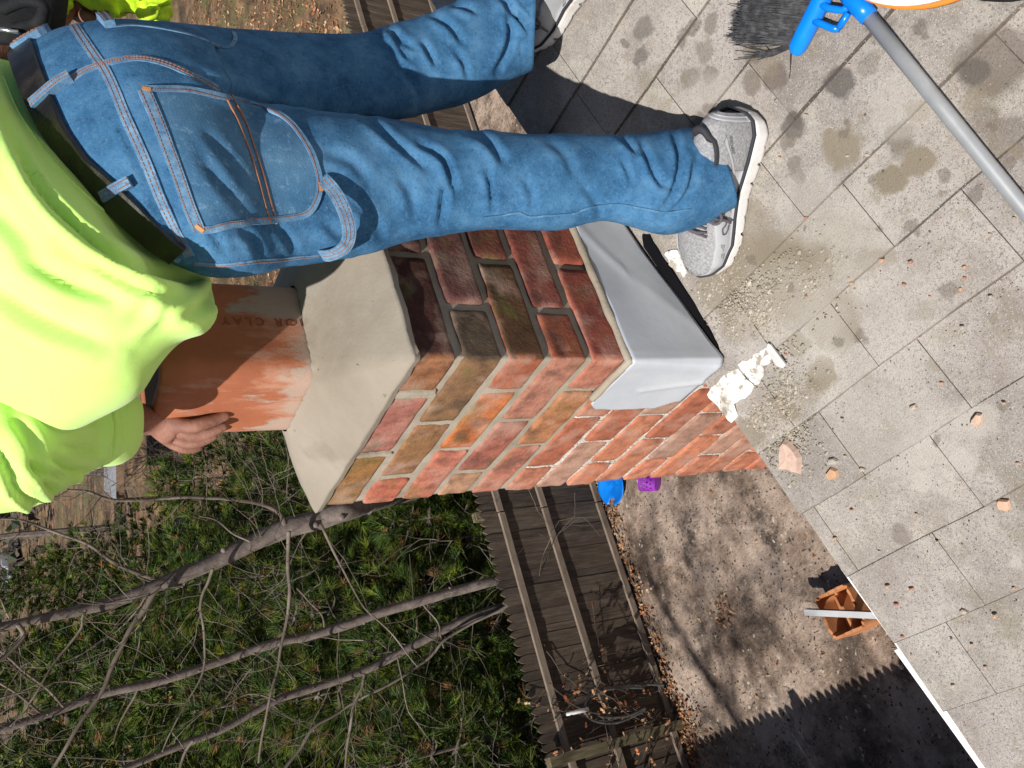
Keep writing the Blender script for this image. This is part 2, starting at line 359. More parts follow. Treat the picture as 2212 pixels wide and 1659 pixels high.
roofpoly(mb, [(1601, 788), (1636, 765), (1671, 742), (1690, 762), (1672, 778), (1655, 790), (1651, 812), (1640, 830), (1634, 834), (1618, 810)], 0.005, 0.002, jit=0.007)
hb(mb, 'sealant_patch', M_seal); mb = MB()
roofpoly(mb, [(1441, 545), (1462, 535), (1478, 552), (1486, 572), (1494, 588), (1486, 598), (1468, 585), (1450, 570)], 0.007, 0.003, jit=0.007)
hb(mb, 'sealant_patch', M_seal)
mb = MB(); roofpoly(mb, [(1392, 505), (1406, 506), (1444, 566), (1484, 625), (1522, 686), (1554, 744), (1562, 770), (1555, 780), (1538, 752), (1500, 694), (1450, 616), (1395, 532)], 0.0055, 0.002, jit=0.002)  # black strip painting in the shadow below the flashing's bottom edge
hb(mb, 'painted_shadow_strip', mat('shadow_strip_black', [(0.003, 0.003, 0.004), (0.006, 0.006, 0.008)], rough=.9, spec=.1))
mb = MB(); roofpoly(mb, [(1668, 738), (1674, 741), (1707, 784), (1700, 792), (1686, 786), (1664, 752)], 0.012, 0.002)
hb(mb, 'metal_tab', mat('tab_metal', [(0.5, 0.49, 0.48), (0.6, 0.59, 0.58)], rough=0.5))

# ================================================================== CHIMNEY
CC = 0.08124; LB = 0.2024; W = 0.506; XL = 0.506
chim = thing('chimney', 'rebuilt red brick chimney with fresh grey mortar crown and orange clay flue', 'chimney', (0.3, 0.25, GZ))
def cb(o): o.data.transform(Matrix.Translation(-chim.location)); return o
# colours of chosen bricks: (row, face, index from front corner); face B darkened, painting in its grazing-sun shade
B_RED = (0.30, 0.085, 0.05); B_OR = (0.42, 0.15, 0.055); B_SAL = (0.42, 0.165, 0.10); B_DRK = (0.12, 0.055, 0.04); B_OLV = (0.16, 0.095, 0.045); B_PNK = (0.40, 0.17, 0.13); B_TAN = (0.34, 0.20, 0.13); B_BRN = (0.22, 0.10, 0.06)
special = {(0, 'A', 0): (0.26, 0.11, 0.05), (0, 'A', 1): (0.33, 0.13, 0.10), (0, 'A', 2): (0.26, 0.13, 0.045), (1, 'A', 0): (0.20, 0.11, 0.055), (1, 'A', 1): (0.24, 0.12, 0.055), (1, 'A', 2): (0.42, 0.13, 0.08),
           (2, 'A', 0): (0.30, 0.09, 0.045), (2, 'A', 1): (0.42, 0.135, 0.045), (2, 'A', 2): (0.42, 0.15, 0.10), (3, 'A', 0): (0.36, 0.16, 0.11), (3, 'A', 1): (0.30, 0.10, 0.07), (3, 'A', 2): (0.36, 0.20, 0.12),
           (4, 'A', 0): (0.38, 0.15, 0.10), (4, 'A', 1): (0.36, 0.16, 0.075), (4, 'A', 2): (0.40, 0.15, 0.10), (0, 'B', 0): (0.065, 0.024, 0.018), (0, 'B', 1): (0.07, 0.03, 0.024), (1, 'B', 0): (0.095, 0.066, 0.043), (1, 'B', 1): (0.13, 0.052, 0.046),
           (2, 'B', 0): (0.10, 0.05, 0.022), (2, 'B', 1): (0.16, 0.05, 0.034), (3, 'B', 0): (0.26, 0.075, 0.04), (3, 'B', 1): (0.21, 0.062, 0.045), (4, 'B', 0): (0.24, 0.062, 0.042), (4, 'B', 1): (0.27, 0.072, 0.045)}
rb = random.Random(21)
bricks = MB(); GH = 0.0072
def brick(x0, x1, y0, y1, z0, z1, col, fine, seed):
    cut_ = 6 if fine else 1
    bm = bmesh.new(); bmesh.ops.create_cube(bm, size=1.0)
    if fine:
        ex = [e for e in bm.edges]
        bmesh.ops.subdivide_edges(bm, edges=ex, cuts=9, use_grid_fill=True)
    sx, sy, sz = x1 - x0, y1 - y0, z1 - z0; cx, cy, cz = (x0 + x1) / 2, (y0 + y1) / 2, (z0 + z1) / 2
    R = 0.0055 if fine else 0.0
    tilt = rb.uniform(-0.009, 0.009) if fine else 0
    out = []; cols = []
    for v in bm.verts:
        p = Vector((v.co.x * sx, v.co.y * sy, v.co.z * sz))
        if fine:
            # remap so that grid is denser at edges, then round the edges
            for a, s_ in ((0, sx), (1, sy), (2, sz)):
                t = p[a] / (s_ / 2); p[a] = math.copysign(abs(t) ** 0.62, t) * s_ / 2
            q = Vector([max(-s_ / 2 + R, min(s_ / 2 - R, p[a])) for a, s_ in ((0, sx), (1, sy), (2, sz))])
            d = p - q
            if d.length > 1e-7: p = q + d.normalized() * R
            w_ = Vector((cx, cy, cz)) + p
            nn = d.normalized() if d.length > 1e-7 else Vector()
            p += nn * (noise.noise(w_ * 28 + Vector((seed, 0, 0))) * 0.0016 + noise.noise(w_ * 110 + Vector((seed, 5, 0))) * 0.0010 - max(0, noise.noise(w_ * 20 + Vector((0, seed, 3))) - 0.42) * 0.012)
            p.z += p.y * tilt + p.x * tilt
        out.append((p.x + cx, p.y + cy, p.z + cz))
    idx = {v: i for i, v in enumerate(bm.verts)}
    bricks.add(out, [tuple(idx[v] for v in f.verts) for f in bm.faces], col); bm.free()
NR = int((0 - GZ) / CC)
for r in range(NR):
    fresh = r < 5; zt_ = -r * CC - (0.001 if r == 0 else GH); zb_ = -(r + 1) * CC + (GH if fresh else 0.0055)
    if not fresh: zt_ = -r * CC - 0.0055
    fine = r < 16
    g2 = 0.0072 if fresh else 0.005
    hd = LB / 2
    def bcol(face, i):
        if (r, face, i) in special: return special[(r, face, i)]
        if r >= 5:
            c = rb.choice([B_SAL, (0.42, 0.17, 0.10), (0.40, 0.145, 0.08), (0.37, 0.125, 0.07), (0.35, 0.20, 0.145), (0.42, 0.16, 0.09)]); k = rb.uniform(0.85, 1.12)
        else: c = rb.choice([B_RED, B_BRN, B_DRK]); k = rb.uniform(0.8, 1.1)
        return tuple(q * k for q in c)
    j = lambda s=0.0012: rb.uniform(-s, s) if fine else 0
    if r % 2 == 0:   # corner shows header on face A (x=0), stretcher on face B (y=0)
        A = [(hd, hd + LB), (hd + LB, W)]; cor = (0, LB, 0, hd); Bx = [(LB, 2 * LB), (2 * LB, XL)]
    else:
        A = [(LB, 2 * LB), (2 * LB, W)]; cor = (0, hd, 0, LB); Bx = [(hd, hd + LB), (hd + LB, XL)]
    # corner brick: face B's painted-in shade meets face A's tone at the edge, so cut it in two colours by drawing two slabs
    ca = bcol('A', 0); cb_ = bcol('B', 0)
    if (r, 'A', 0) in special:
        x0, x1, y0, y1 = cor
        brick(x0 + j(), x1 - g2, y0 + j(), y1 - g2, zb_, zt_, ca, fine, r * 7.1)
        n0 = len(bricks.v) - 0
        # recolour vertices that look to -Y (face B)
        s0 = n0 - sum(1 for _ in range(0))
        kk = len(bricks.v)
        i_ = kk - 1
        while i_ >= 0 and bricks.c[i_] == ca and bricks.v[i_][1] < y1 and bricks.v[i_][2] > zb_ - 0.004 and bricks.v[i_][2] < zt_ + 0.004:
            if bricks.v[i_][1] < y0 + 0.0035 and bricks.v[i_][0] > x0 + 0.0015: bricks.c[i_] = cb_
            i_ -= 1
    else:
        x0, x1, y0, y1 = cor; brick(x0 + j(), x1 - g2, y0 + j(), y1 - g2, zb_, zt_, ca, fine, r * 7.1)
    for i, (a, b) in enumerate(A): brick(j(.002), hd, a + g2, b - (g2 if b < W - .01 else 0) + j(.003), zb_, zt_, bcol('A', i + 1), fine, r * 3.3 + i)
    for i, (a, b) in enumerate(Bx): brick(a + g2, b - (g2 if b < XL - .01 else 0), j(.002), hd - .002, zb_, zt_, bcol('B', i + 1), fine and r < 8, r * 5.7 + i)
    # the two far faces
    for (a, b) in ([(hd, hd + LB), (hd + LB, XL - hd)] if r % 2 else [(hd, hd + 0.15), (hd + 0.15, XL - hd)]): brick(a + g2, b - g2, W - hd, W, zb_, zt_, bcol('C', 0), False, 0)
    brick(XL - hd, XL, W - hd, W, zb_, zt_, bcol('C', 0), False, 0)
    for (a, b) in ([(hd, hd + LB), (hd + LB, W - hd)] if r % 2 else [(hd, hd + 0.1), (hd + 0.1, W - hd)]): brick(XL - hd, XL, a + g2, b - g2, zb_, zt_, bcol('C', 0), False, 0)
M_brick = mat('brick', [(0.52, 0.50, 0.50), (0.95, 0.95, 0.95), (1.30, 1.28, 1.26)], scale=30, detail=12, rough=0.88, bump=0.0026, bscale=130, attr=True, stops=[0.33, 0.5, 0.68], nrough=0.7, spec=0.35)
# worn stains over the bricks: soot, moss, pale bloom
n = M_brick.node_tree.nodes; L = M_brick.node_tree.links; b_ = n['Principled BSDF']; src = b_.inputs['Base Color'].links[0].from_socket
tc = n.new('ShaderNodeTexCoord')
for (c, s_, lo, hi, zlo, zhi, st) in [((0.045, 0.032, 0.026), 13, 0.55, 0.65, 5.35, 5.5, 0.6), ((0.11, 0.115, 0.03), 16, 0.56, 0.68, 5.4, 5.6, 0.6), ((0.50, 0.31, 0.25), 14, 0.58, 0.70, 4.0, 4.5, 0.4), ((0.46, 0.34, 0.27), 12, 0.52, 0.70, 3.0, 3.5, 0.45)]:
    t = n.new('ShaderNodeTexNoise'); t.inputs['Scale'].default_value = s_; t.inputs['Detail'].default_value = 8; L.new(tc.outputs['Object'], t.inputs['Vector'])
    mr = n.new('ShaderNodeMapRange'); L.new(t.outputs['Fac'], mr.inputs[0]); mr.inputs[1].default_value = lo; mr.inputs[2].default_value = hi; mr.inputs[4].default_value = st
    sep = n.new('ShaderNodeSeparateXYZ'); L.new(tc.outputs['Object'], sep.inputs[0])
    m2 = n.new('ShaderNodeMapRange'); L.new(sep.outputs[2], m2.inputs[0]); m2.inputs[1].default_value = zlo; m2.inputs[2].default_value = zhi
    mu = n.new('ShaderNodeMath'); mu.operation = 'MULTIPLY'; L.new(mr.outputs[0], mu.inputs[0]); L.new(m2.outputs[0], mu.inputs[1])
    x_ = n.new('ShaderNodeMix'); x_.data_type = 'RGBA'; L.new(mu.outputs[0], x_.inputs[0]); L.new(src, x_.inputs[6]); x_.inputs[7].default_value = (*c, 1); src = x_.outputs[2]
L.new(src, b_.inputs['Base Color'])
cb(bricks.build('bricks', M_brick, chim, smooth=True))

# mortar body: fresh (buff) above, old (pale, sandy) below
def mortar_body(z0, z1, inset, m, name, dz):
    bm = bmesh.new()
    nx = 90
    per = []
    for (ax, ay, bx, by) in ((inset, inset * 1.3, XL - inset, inset * 1.3), (XL - inset, inset * 1.3, XL - inset, W - inset), (XL - inset, W - inset, inset, W - inset), (inset, W - inset, inset, inset * 1.3)):
        for i in range(nx): per.append((ax + (bx - ax) * i / nx, ay + (by - ay) * i / nx))
    nz_ = max(1, int((z1 - z0) / dz)); rows = []
    cx, cy = XL / 2, W / 2
    for k in range(nz_ + 1):
        z = z0 + (z1 - z0) * k / nz_; row = []
        for (x, y) in per:
            p = Vector((x, y, z)); d = Vector((x - cx, y - cy, 0)).normalized()
            ax = Vector((-1, 0, 0)) if x < inset + 1e-5 else Vector((0, -1, 0)) if y < inset * 1.3 + 1e-5 else d
            q = noise.noise(p * 22) * 0.0022 + noise.noise(p * 70) * 0.0012 + max(0, noise.noise(p * 9 + Vector((4, 4, 4)))) * 0.003
            if ax.y < -.9: q = q * .35 - .0012
            row.append(bm.verts.new(p + ax * q))
        rows.append(row)
    m_ = len(per)
    for k in range(nz_):
        for i in range(m_): bm.faces.new((rows[k][i], rows[k][(i + 1) % m_], rows[k + 1][(i + 1) % m_], rows[k + 1][i]))
    bm.faces.new(rows[-1]); return cb(bm_obj(bm, name, m, chim, True))
M_mort = mat('fresh_mortar', [(0.25, 0.215, 0.165), (0.32, 0.28, 0.22), (0.38, 0.335, 0.275)], scale=14, rough=0.85, bump=0.0016, bscale=150, spec=0.3)
M_mold = mat('old_mortar', [(0.30, 0.27, 0.23), (0.52, 0.48, 0.42), (0.62, 0.58, 0.52)], scale=40, rough=0.95, bump=0.003, bscale=160, speck=[((0.12, 0.11, 0.1), 300, 0.12), ((0.75, 0.72, 0.66), 330, 0.1)])
mortar_body(-5.12 * CC, -0.003, 0.0052, M_mort, 'fresh_mortar', 0.006)
mortar_body(-18 * CC, -5.12 * CC - 0.0005, 0.0062, M_mold, 'old_mortar', 0.008)
mb = MB(); mb.box((0.007, 0.007, GZ), (XL - 0.007, W - 0.007, -18 * CC - 0.001)); cb(mb.build('mortar_core', M_mold, chim))
# the fat vertical joint of the top course, flush with the brick and lapping onto the crown
mb = MB()
for (y0, y1, z0, z1, t) in ((0.0925, 0.116, -CC + 0.004, 0.004, 0.003), (0.3, 0.311, -CC + 0.004, 0.0, 0.0015)):
    mb = MB()
    vs = []; fs = []
    for i in range(9):
        for k in range(13):
            y = y0 + (y1 - y0) * i / 8; z = z0 + (z1 - z0) * k / 12; e = min(i, 8 - i, 2) / 2
            vs.append((-t * e - noise.noise(Vector((y * 90, z * 60, 1))) * 0.0018 + 0.0045 * (1 - e), y + noise.noise(Vector((z * 50, i, 2))) * 0.003, z))
    for i in range(8):
        for k in range(12): q = i * 13 + k; fs.append((q, q + 1, q + 14, q + 13))
    mb.add(vs, fs)
    cb(mb.build('joint_mortar', M_mort, chim, True))

# crown wash
FX0, FX1, FY0, FY1, FZ, FT = 0.098, 0.300, 0.200, 0.402, 0.072, 0.305
def rrect(x0, x1, y0, y1, R, n_=10, side=24):
    P = []
    for (cx_, cy_, a0, (sx_, sy_), (ex_, ey_)) in ((x0 + R, y0 + R, PI, (x0 + R, y0), (x1 - R, y0)), (x1 - R, y0 + R, 1.5 * PI, (x1, y0 + R), (x1, y1 - R)), (x1 - R, y1 - R, 0, (x1 - R, y1), (x0 + R, y1)), (x0 + R, y1 - R, PI / 2, (x0, y1 - R), (x0, y0 + R))):
        for i in range(n_): a = a0 + (PI / 2) * i / n_; P.append((cx_ + R * math.cos(a), cy_ + R * math.sin(a)))
        for i in range(side): t = i / side; P.append((sx_ + (ex_ - sx_) * t, sy_ + (ey_ - sy_) * t))
    return P
outer = rrect(-0.010, XL + 0.010, -0.012, W + 0.010, 0.010); inner = rrect(FX0 - 0.002, FX1 + 0.002, FY0 - 0.002, FY1 + 0.002, 0.035)
bm = bmesh.new(); rows = []; m_ = len(outer); NT = 44
for k in range(-4, NT + 1):
    row = []
    for i in range(m_):
        ox_, oy_ = outer[i]; ix, iy = inner[i]
        if k < 0:
            kk = (-k) / 4; x = ox_ + (0.004 * kk if ox_ < 0 else 0); y = oy_ + (0.004 * kk if oy_ < 0 else 0); z = 0.004 - 0.012 * kk
            z += noise.noise(Vector((x * 30, y * 30, 3))) * 0.004 * kk
            ed = noise.noise(Vector((x * 18, y * 18, 0))) * 0.0035 + noise.noise(Vector((x * 70, y * 70, 0))) * 0.0015
            x += ed; y += ed
        else:
            t = k / NT; x = ox_ + (ix - ox_) * t; y = oy_ + (iy - oy_) * t; z = 0.004 + (FZ - 0.004) * (t ** 0.9) + 0.010 * math.sin(PI * min(1, t * 1.0)) * 0.5
            p = Vector((x, y, 0)); z += noise.noise(p * 9) * 0.003 * min(1, t * 6) + noise.noise(p * 35) * 0.0009
            if t > 0.9: z += abs(noise.noise(p * 55)) * 0.007 * (t - 0.9) * 10
            ed = (noise.noise(Vector((x * 18, y * 18, 0))) * 0.0035 + noise.noise(Vector((x * 70, y * 70, 0))) * 0.0015) * max(0, 1 - t * 10); x += ed; y += ed
        row.append(bm.verts.new((x, y, z)))
    rows.append(row)
for k in range(len(rows) - 1):
    for i in range(m_): bm.faces.new((rows[k][i], rows[k][(i + 1) % m_], rows[k + 1][(i + 1) % m_], rows[k + 1][i]))
M_crown = mat('crown_mortar', [(0.235, 0.202, 0.162), (0.28, 0.244, 0.20), (0.32, 0.282, 0.235)], scale=5, rough=0.8, bump=0.0010, bscale=120, spec=0.35, spots=[((0.33, 0.30, 0.265), 4, 0.52, 0.68), ((0.225, 0.19, 0.15), 7, 0.58, 0.72)])
crown = cb(bm_obj(bm, 'mortar_crown', M_crown, chim, True))
# pits and crumbs on the wash near the flue
mb = MB()
for (px, py, r) in [(777, 855, .004), (671, 843, .004), (668, 860, .003), (664, 800, .006), (655, 770, .006), (660, 745, .005), (668, 900, .003), (690, 700, .002), (765, 790, .003), (800, 610, .003), (700, 950, .002), (740, 1010, .003)] + [(rb.uniform(640, 672), rb.uniform(650, 930), rb.uniform(.0015, .004)) for _ in range(26)] + [(rb.uniform(680, 880), rb.uniform(560, 1080), rb.uniform(.0006, .0015)) for _ in range(40)]:
    p = onz(px, py, 0.05)
    bm2 = bmesh.new(); bmesh.ops.create_icosphere(bm2, subdivisions=1, radius=r)
    vs = [v.co + v.co * noise.noise(v.co * 400 + p * 50) * 0.6 for v in bm2.verts]; idx = {v: i for i, v in enumerate(bm2.verts)}
    # sit on the wash: find height by position
    ex = min((p.x + 0.01) / 0.108, (p.y + 0.012) / 0.212, (XL - p.x) / 0.3, (W - p.y) / 0.104); ex = max(0, min(1, ex)); zz = 0.004 + 0.068 * ex ** 0.9 + 0.005 * math.sin(PI * ex)
    if ex < 0.02: bm2.free(); continue
    mb.add([(v.x + p.x, v.y + p.y, v.z * 0.7 + zz) for v in vs], [tuple(idx[v] for v in f.verts) for f in bm2.faces]); bm2.free()
tag(cb(mb.build('mortar_crumbs', M_mort, chim)), None, None, kind='stuff')

# flue liner
bm = bmesh.new(); rows = []
prof = [(0.0, 0.03), (0.0, 0.06), (0.0, 0.10), (0.0, 0.14), (0.0, 0.18), (0.0, 0.22), (0.0, 0.26), (0.0, FT - 0.004), (0.004, FT), (0.018, FT), (0.021, FT - 0.004), (0.021, 0.2), (0.021, 0.0), (0.021, -0.6)]
for (ins, z) in prof:
    P = rrect(FX0 + ins, FX1 - ins, FY0 + ins, FY1 - ins, 0.037 - ins * 0.6, 10, 12)
    rows.append([bm.verts.new((x + noise.noise(Vector((x * 20, y * 20, 2))) * 0.0015, y + noise.noise(Vector((x * 20, y * 20, 7))) * 0.0015, z)) for x, y in P])
m_ = len(rows[0])
for k in range(len(rows) - 1):
    for i in range(m_): bm.faces.new((rows[k][i], rows[k][(i + 1) % m_], rows[k + 1][(i + 1) % m_], rows[k + 1][i]))
M_flue = mat('clay_tile', [(0.30, 0.095, 0.045), (0.37, 0.125, 0.06), (0.44, 0.16, 0.08)], scale=7, rough=0.7, bump=0.0006, bscale=220, spec=0.4, spots=[((0.30, 0.09, 0.04), 5, 0.56, 0.68)])
# smears of mortar rising from the base
n = M_flue.node_tree.nodes; L = M_flue.node_tree.links; b_ = n['Principled BSDF']; src = b_.inputs['Base Color'].links[0].from_socket
tc = n.new('ShaderNodeTexCoord'); mp = n.new('ShaderNodeMapping'); L.new(tc.outputs['Object'], mp.inputs[0]); mp.inputs['Scale'].default_value = (1, 1, 0.35)
for (c, s_, lo, hi, st) in [((0.36, 0.31, 0.26), 15, 0.47, 0.53, 0.95), ((0.50, 0.30, 0.22), 34, 0.42, 0.56, 0.5)]:
    t = n.new('ShaderNodeTexNoise'); t.inputs['Scale'].default_value = s_; t.inputs['Detail'].default_value = 9; t.inputs['Roughness'].default_value = 0.65; L.new(mp.outputs[0], t.inputs['Vector'])
    sep = n.new('ShaderNodeSeparateXYZ'); L.new(tc.outputs['Object'], sep.inputs[0])
    m2 = n.new('ShaderNodeMapRange'); L.new(sep.outputs[2], m2.inputs[0]); m2.inputs[1].default_value = -GZ + 0.07; m2.inputs[2].default_value = -GZ + 0.20; m2.inputs[3].default_value = 0.07; m2.inputs[4].default_value = -0.14
    ad = n.new('ShaderNodeMath'); ad.operation = 'ADD'; L.new(t.outputs['Fac'], ad.inputs[0]); L.new(m2.outputs[0], ad.inputs[1])
    mr = n.new('ShaderNodeMapRange'); L.new(ad.outputs[0], mr.inputs[0]); mr.inputs[1].default_value = lo; mr.inputs[2].default_value = hi; mr.inputs[4].default_value = st
    x_ = n.new('ShaderNodeMix'); x_.data_type = 'RGBA'; L.new(mr.outputs[0], x_.inputs[0]); L.new(src, x_.inputs[6]); x_.inputs[7].default_value = (*c, 1); src = x_.outputs[2]
L.new(src, b_.inputs['Base Color'])
flue = cb(bm_obj(bm, 'flue_liner', M_flue, chim, True))
mb = MB()   # soot inside
P = rrect(FX0 + 0.0215, FX1 - 0.0215, FY0 + 0.0215, FY1 - 0.0215, 0.024, 10, 12); m_ = len(P)
mb.add([(x, y, FT - 0.0035) for x, y in P] + [(x, y, -0.5) for x, y in P], [(i, m_ + i, m_ + (i + 1) % m_, (i + 1) % m_) for i in range(m_)] + [tuple(m_ + i for i in range(m_))])
so_ = cb(mb.build('soot_lining', mat('soot', [(0.012, 0.011, 0.01), (0.02, 0.018, 0.016)], rough=0.95), flue)); so_.matrix_parent_inverse = Matrix()
# stamped letters up the side of the liner
tx = bpy.data.curves.new('stamp', 'FONT'); tx.body = 'IOR CLAY C'; tx.size = 0.022; tx.extrude = 0.0006; tx.space_character = 1.45
to = bpy.data.objects.new('stamped_letters', tx); COL.objects.link(to); dg = bpy.context.evaluated_depsgraph_get()
me = bpy.data.meshes.new_from_object(to.evaluated_get(dg)); bpy.data.objects.remove(to)
lo_ = bpy.data.objects.new('stamped_letters', me); me.materials.append(mat('stamp_shade', [(0.22, 0.078, 0.038), (0.27, 0.095, 0.045)], rough=0.9)); link(lo_, flue)
# text x axis runs up (+z), text y axis runs toward -x... on the face y = FY0
lo_.data.transform(Matrix.Translation(Vector((0.212, FY0 - 0.0006, 0.074)) - Vector(chim.location)) @ Matrix(((0, -1, 0, 0), (0, 0, -1, 0), (1, 0, 0, 0), (0, 0, 0, 1))))

# lead flashing round the corner
bm = bmesh.new()
path = [(XL + 0.02, -0.010), (0.45, -0.009), (0.30, -0.0095), (0.20, -0.008), (0.10, -0.010), (0.03, -0.0105), (0.004, -0.011), (-0.009, -0.009), (-0.012, 0.004), (-0.0105, 0.03), (-0.010, 0.07), (-0.009, 0.11), (-0.0085, 0.150)]
path = crom([(a, b, 0) for a, b in path], 8); rows = []; NZ = 26
for i, p in enumerate(path):
    x, y = p[0], p[1]; row = []
    onB = x > -0.008 and y < 0.0
    for k in range(NZ + 1):
        t = k / NZ
        zt_ = -5.0 * CC + 0.004 + noise.noise(Vector((x * 14, y * 14, 0))) * 0.003
        if onB: zb_ = roofz(x) + 0.012 + noise.noise(Vector((x * 10, 1, 0))) * 0.004
        else: zb_ = roofz(0) + 0.010 + max(0, y - 0.075) * 0.0 
        yy = y
        if not onB and y > 0.09:    # rounded outer tail: lower part is cut back
            yy = y - 0.02 * noise.noise(Vector((t * 4, 2, 1))) - (0.032 * max(0, (t - 0.75) / 0.25) + 0.02 * max(0, 0.10 - t) / 0.1) * (y - 0.09) / 0.06
        z = zt_ + (zb_ - zt_) * t
        off = 0.0016 * math.sin(t * PI) * (1 + noise.noise(Vector((x * 6, y * 6, t * 2)))) + noise.noise(Vector((x * 9, y * 9, t * 2))) * 0.0010
        if onB: off += 0.0022 * math.exp(-((x - 0.23 + 0.25 * (t - 0.3)) / 0.02) ** 2) * (1 if t < 0.5 else 0.4) + 0.006 * t * t
        else:
            off += 0.006 * t * t; off += 0.0035 * math.exp(-((yy - 0.06 - 0.05 * (0.8 - t)) / 0.006) ** 2) * (t > 0.35)
        row.append(bm.verts.new((x - (0 if onB else off), yy - (off if onB else 0), z)))
    rows.append(row)
for i in range(len(rows) - 1):
    for k in range(NZ): bm.faces.new((rows[i][k], rows[i][k + 1], rows[i + 1][k + 1], rows[i + 1][k]))
M_lead = mat('sheet_metal', [(0.45, 0.485, 0.54), (0.52, 0.555, 0.61), (0.58, 0.615, 0.66)], scale=6, rough=0.45, metal=0.15, bump=0.0006, bscale=25, spec=0.5, spots=[((0.55, 0.55, 0.56), 30, 0.62, 0.68), ((0.32, 0.31, 0.30), 8, 0.66, 0.76)])
fl = cb(bm_obj(bm, 'flashing', M_lead, chim, True)); md = fl.modifiers.new('s', 'SOLIDIFY'); md.thickness = 0.0016; md.offset = 0; bake(fl)
# bead of mortar above the flashing
mb = MB(); P = [(XL, -0.004), (0.3, -0.004), (0.15, -0.0045), (0.05, -0.0045), (0.0, -0.004), (-0.0055, 0.002), (-0.005, 0.05), (-0.0045, 0.12)]
P = crom([(a, b, -5.0 * CC + 0.006) for a, b in P], 10)
mb.tube([(p[0], p[1], p[2] + noise.noise(Vector(p * 25)) * 0.002) for p in P], [0.0075 + 0.0015 * noise.noise(Vector(p * 40)) for p in P], 7)
cb(mb.build('mortar_bead', M_mort, chim, True))

# ================================================================== FENCES
M_wood = mat('weathered_board', [(0.045, 0.033, 0.025), (0.088, 0.066, 0.050), (0.15, 0.117, 0.092)], scale=6, detail=12, rough=0.92, bump=0.002, bscale=30, stretch=(6, 6, 0.6), attr=True, nrough=0.7)
M_rail = mat('weathered_rail', [(0.14, 0.108, 0.08), (0.23, 0.18, 0.138), (0.31, 0.245, 0.195)], scale=7, detail=12, rough=0.92, bump=0.002, bscale=40, stretch=(0.7, 3, 6), nrough=0.7)
M_post = mat('treated_post', [(0.10, 0.082, 0.045), (0.16, 0.135, 0.075), (0.22, 0.185, 0.11)], scale=8, rough=0.85, stretch=(5, 5, 0.7))
def fence(name, label, A, B, nposts, first=0.0, zt=-4.10, drop=None):
    """stockade fence from A to B (xy); face with rails towards -normal"""
    A = Vector((*A, 0)); B = Vector((*B, 0)); T = (B - A).normalized(); N = Vector((T.y, -T.x, 0)); Lf = (B - A).length
    t = thing(name, label, 'fence', (A.x, A.y, GZ)); r_ = random.Random(len(label))
    inv = Matrix.Translation(-Vector((A.x, A.y, GZ)))
    def P(s, n_, z): return A + T * s + N * n_ + Vector((0, 0, z))
    pk = MB(); s = 0.0
    while s < Lf:
        wd = r_.uniform(0.078, 0.092); top = zt + r_.uniform(-0.012, 0.012) - (0.05 if drop and s > drop else 0); e = r_.uniform(0.0008, 0.004) if r_.random() < .8 else r_.uniform(.004, .009); th = 0.019; k = r_.uniform(0.72, 1.25); dn = r_.uniform(-0.004, 0.004)
        pr = [(0, GZ + 0.02), (wd, GZ + 0.02), (wd, top - 0.085), (wd * 0.90, top - 0.045), (wd * 0.66, top - 0.012), (wd * 0.5, top), (wd * 0.34, top - 0.012), (wd * 0.10, top - 0.045), (0, top - 0.085)]
        f_ = [P(s + a, 0.0 + dn, z) for a, z in pr]; b_ = [P(s + a, -th + dn, z) for a, z in pr]; m = len(pr)
        pk.add(f_ + b_, [tuple(range(m)), tuple(range(2 * m - 1, m - 1, -1))] + [(i, m + i, m + (i + 1) % m, (i + 1) % m) for i in range(m)], (k, k * r_.uniform(.96, 1.02), k * r_.uniform(.92, 1.0)))
        s += wd + e
    o = pk.build('pickets', M_wood, t); o.data.transform(inv)
    step = Lf / nposts
    for i in range(nposts):
        for zr in (zt - 0.27, zt - 0.86, GZ + 0.10):
            rl = MB(); a = i * step + 0.01; b = (i + 1) * step - 0.01; zz = [zr + r_.uniform(-0.02, 0.02) for _ in range(2)]
            hh = 0.036; dp = 0.042
            rl.add([P(a, 0.005, zz[0] - hh), P(b, 0.005, zz[1] - hh), P(b, dp, zz[1] - hh), P(a, dp, zz[0] - hh), P(a, 0.005, zz[0] + hh), P(b, 0.005, zz[1] + hh), P(b, dp, zz[1] + hh), P(a, dp, zz[0] + hh)],
                   [(0, 3, 2, 1), (4, 5, 6, 7), (0, 1, 5, 4), (1, 2, 6, 5), (2, 3, 7, 6), (3, 0, 4, 7)])
            o = rl.build('rail', M_rail, t); o.data.transform(inv)
    for i in range(nposts + 1):
        po = MB(); c = i * step; d = 0.046
        po.box((-d, -d, 0), (d, d, zt - GZ + 0.02 + (0.12 if i % 3 == 0 else 0)), M=Matrix.Translation(P(c, 0.10 if i == 1 else -0.075, GZ)) @ Matrix.Rotation(math.atan2(T.y, T.x), 4, 'Z'))
        bmz = po.build('post', M_post, t); bmz.data.transform(inv)
    return t
fence('picket_fence', 'long brown picket fence behind the dirt yard with trees leaning over it', (-2.73, 7.07), (13.05, 6.27), 6)
# its neighbour along the side of the yard, which throws the toothed shadow on the dirt
fence('picket_fence', 'side picket fence at the lower edge whose toothed shadow falls on the dirt', (-1.80, -2.0), (-1.80, 6.95), 4)
fa = bpy.data.objects[-1] if False else None

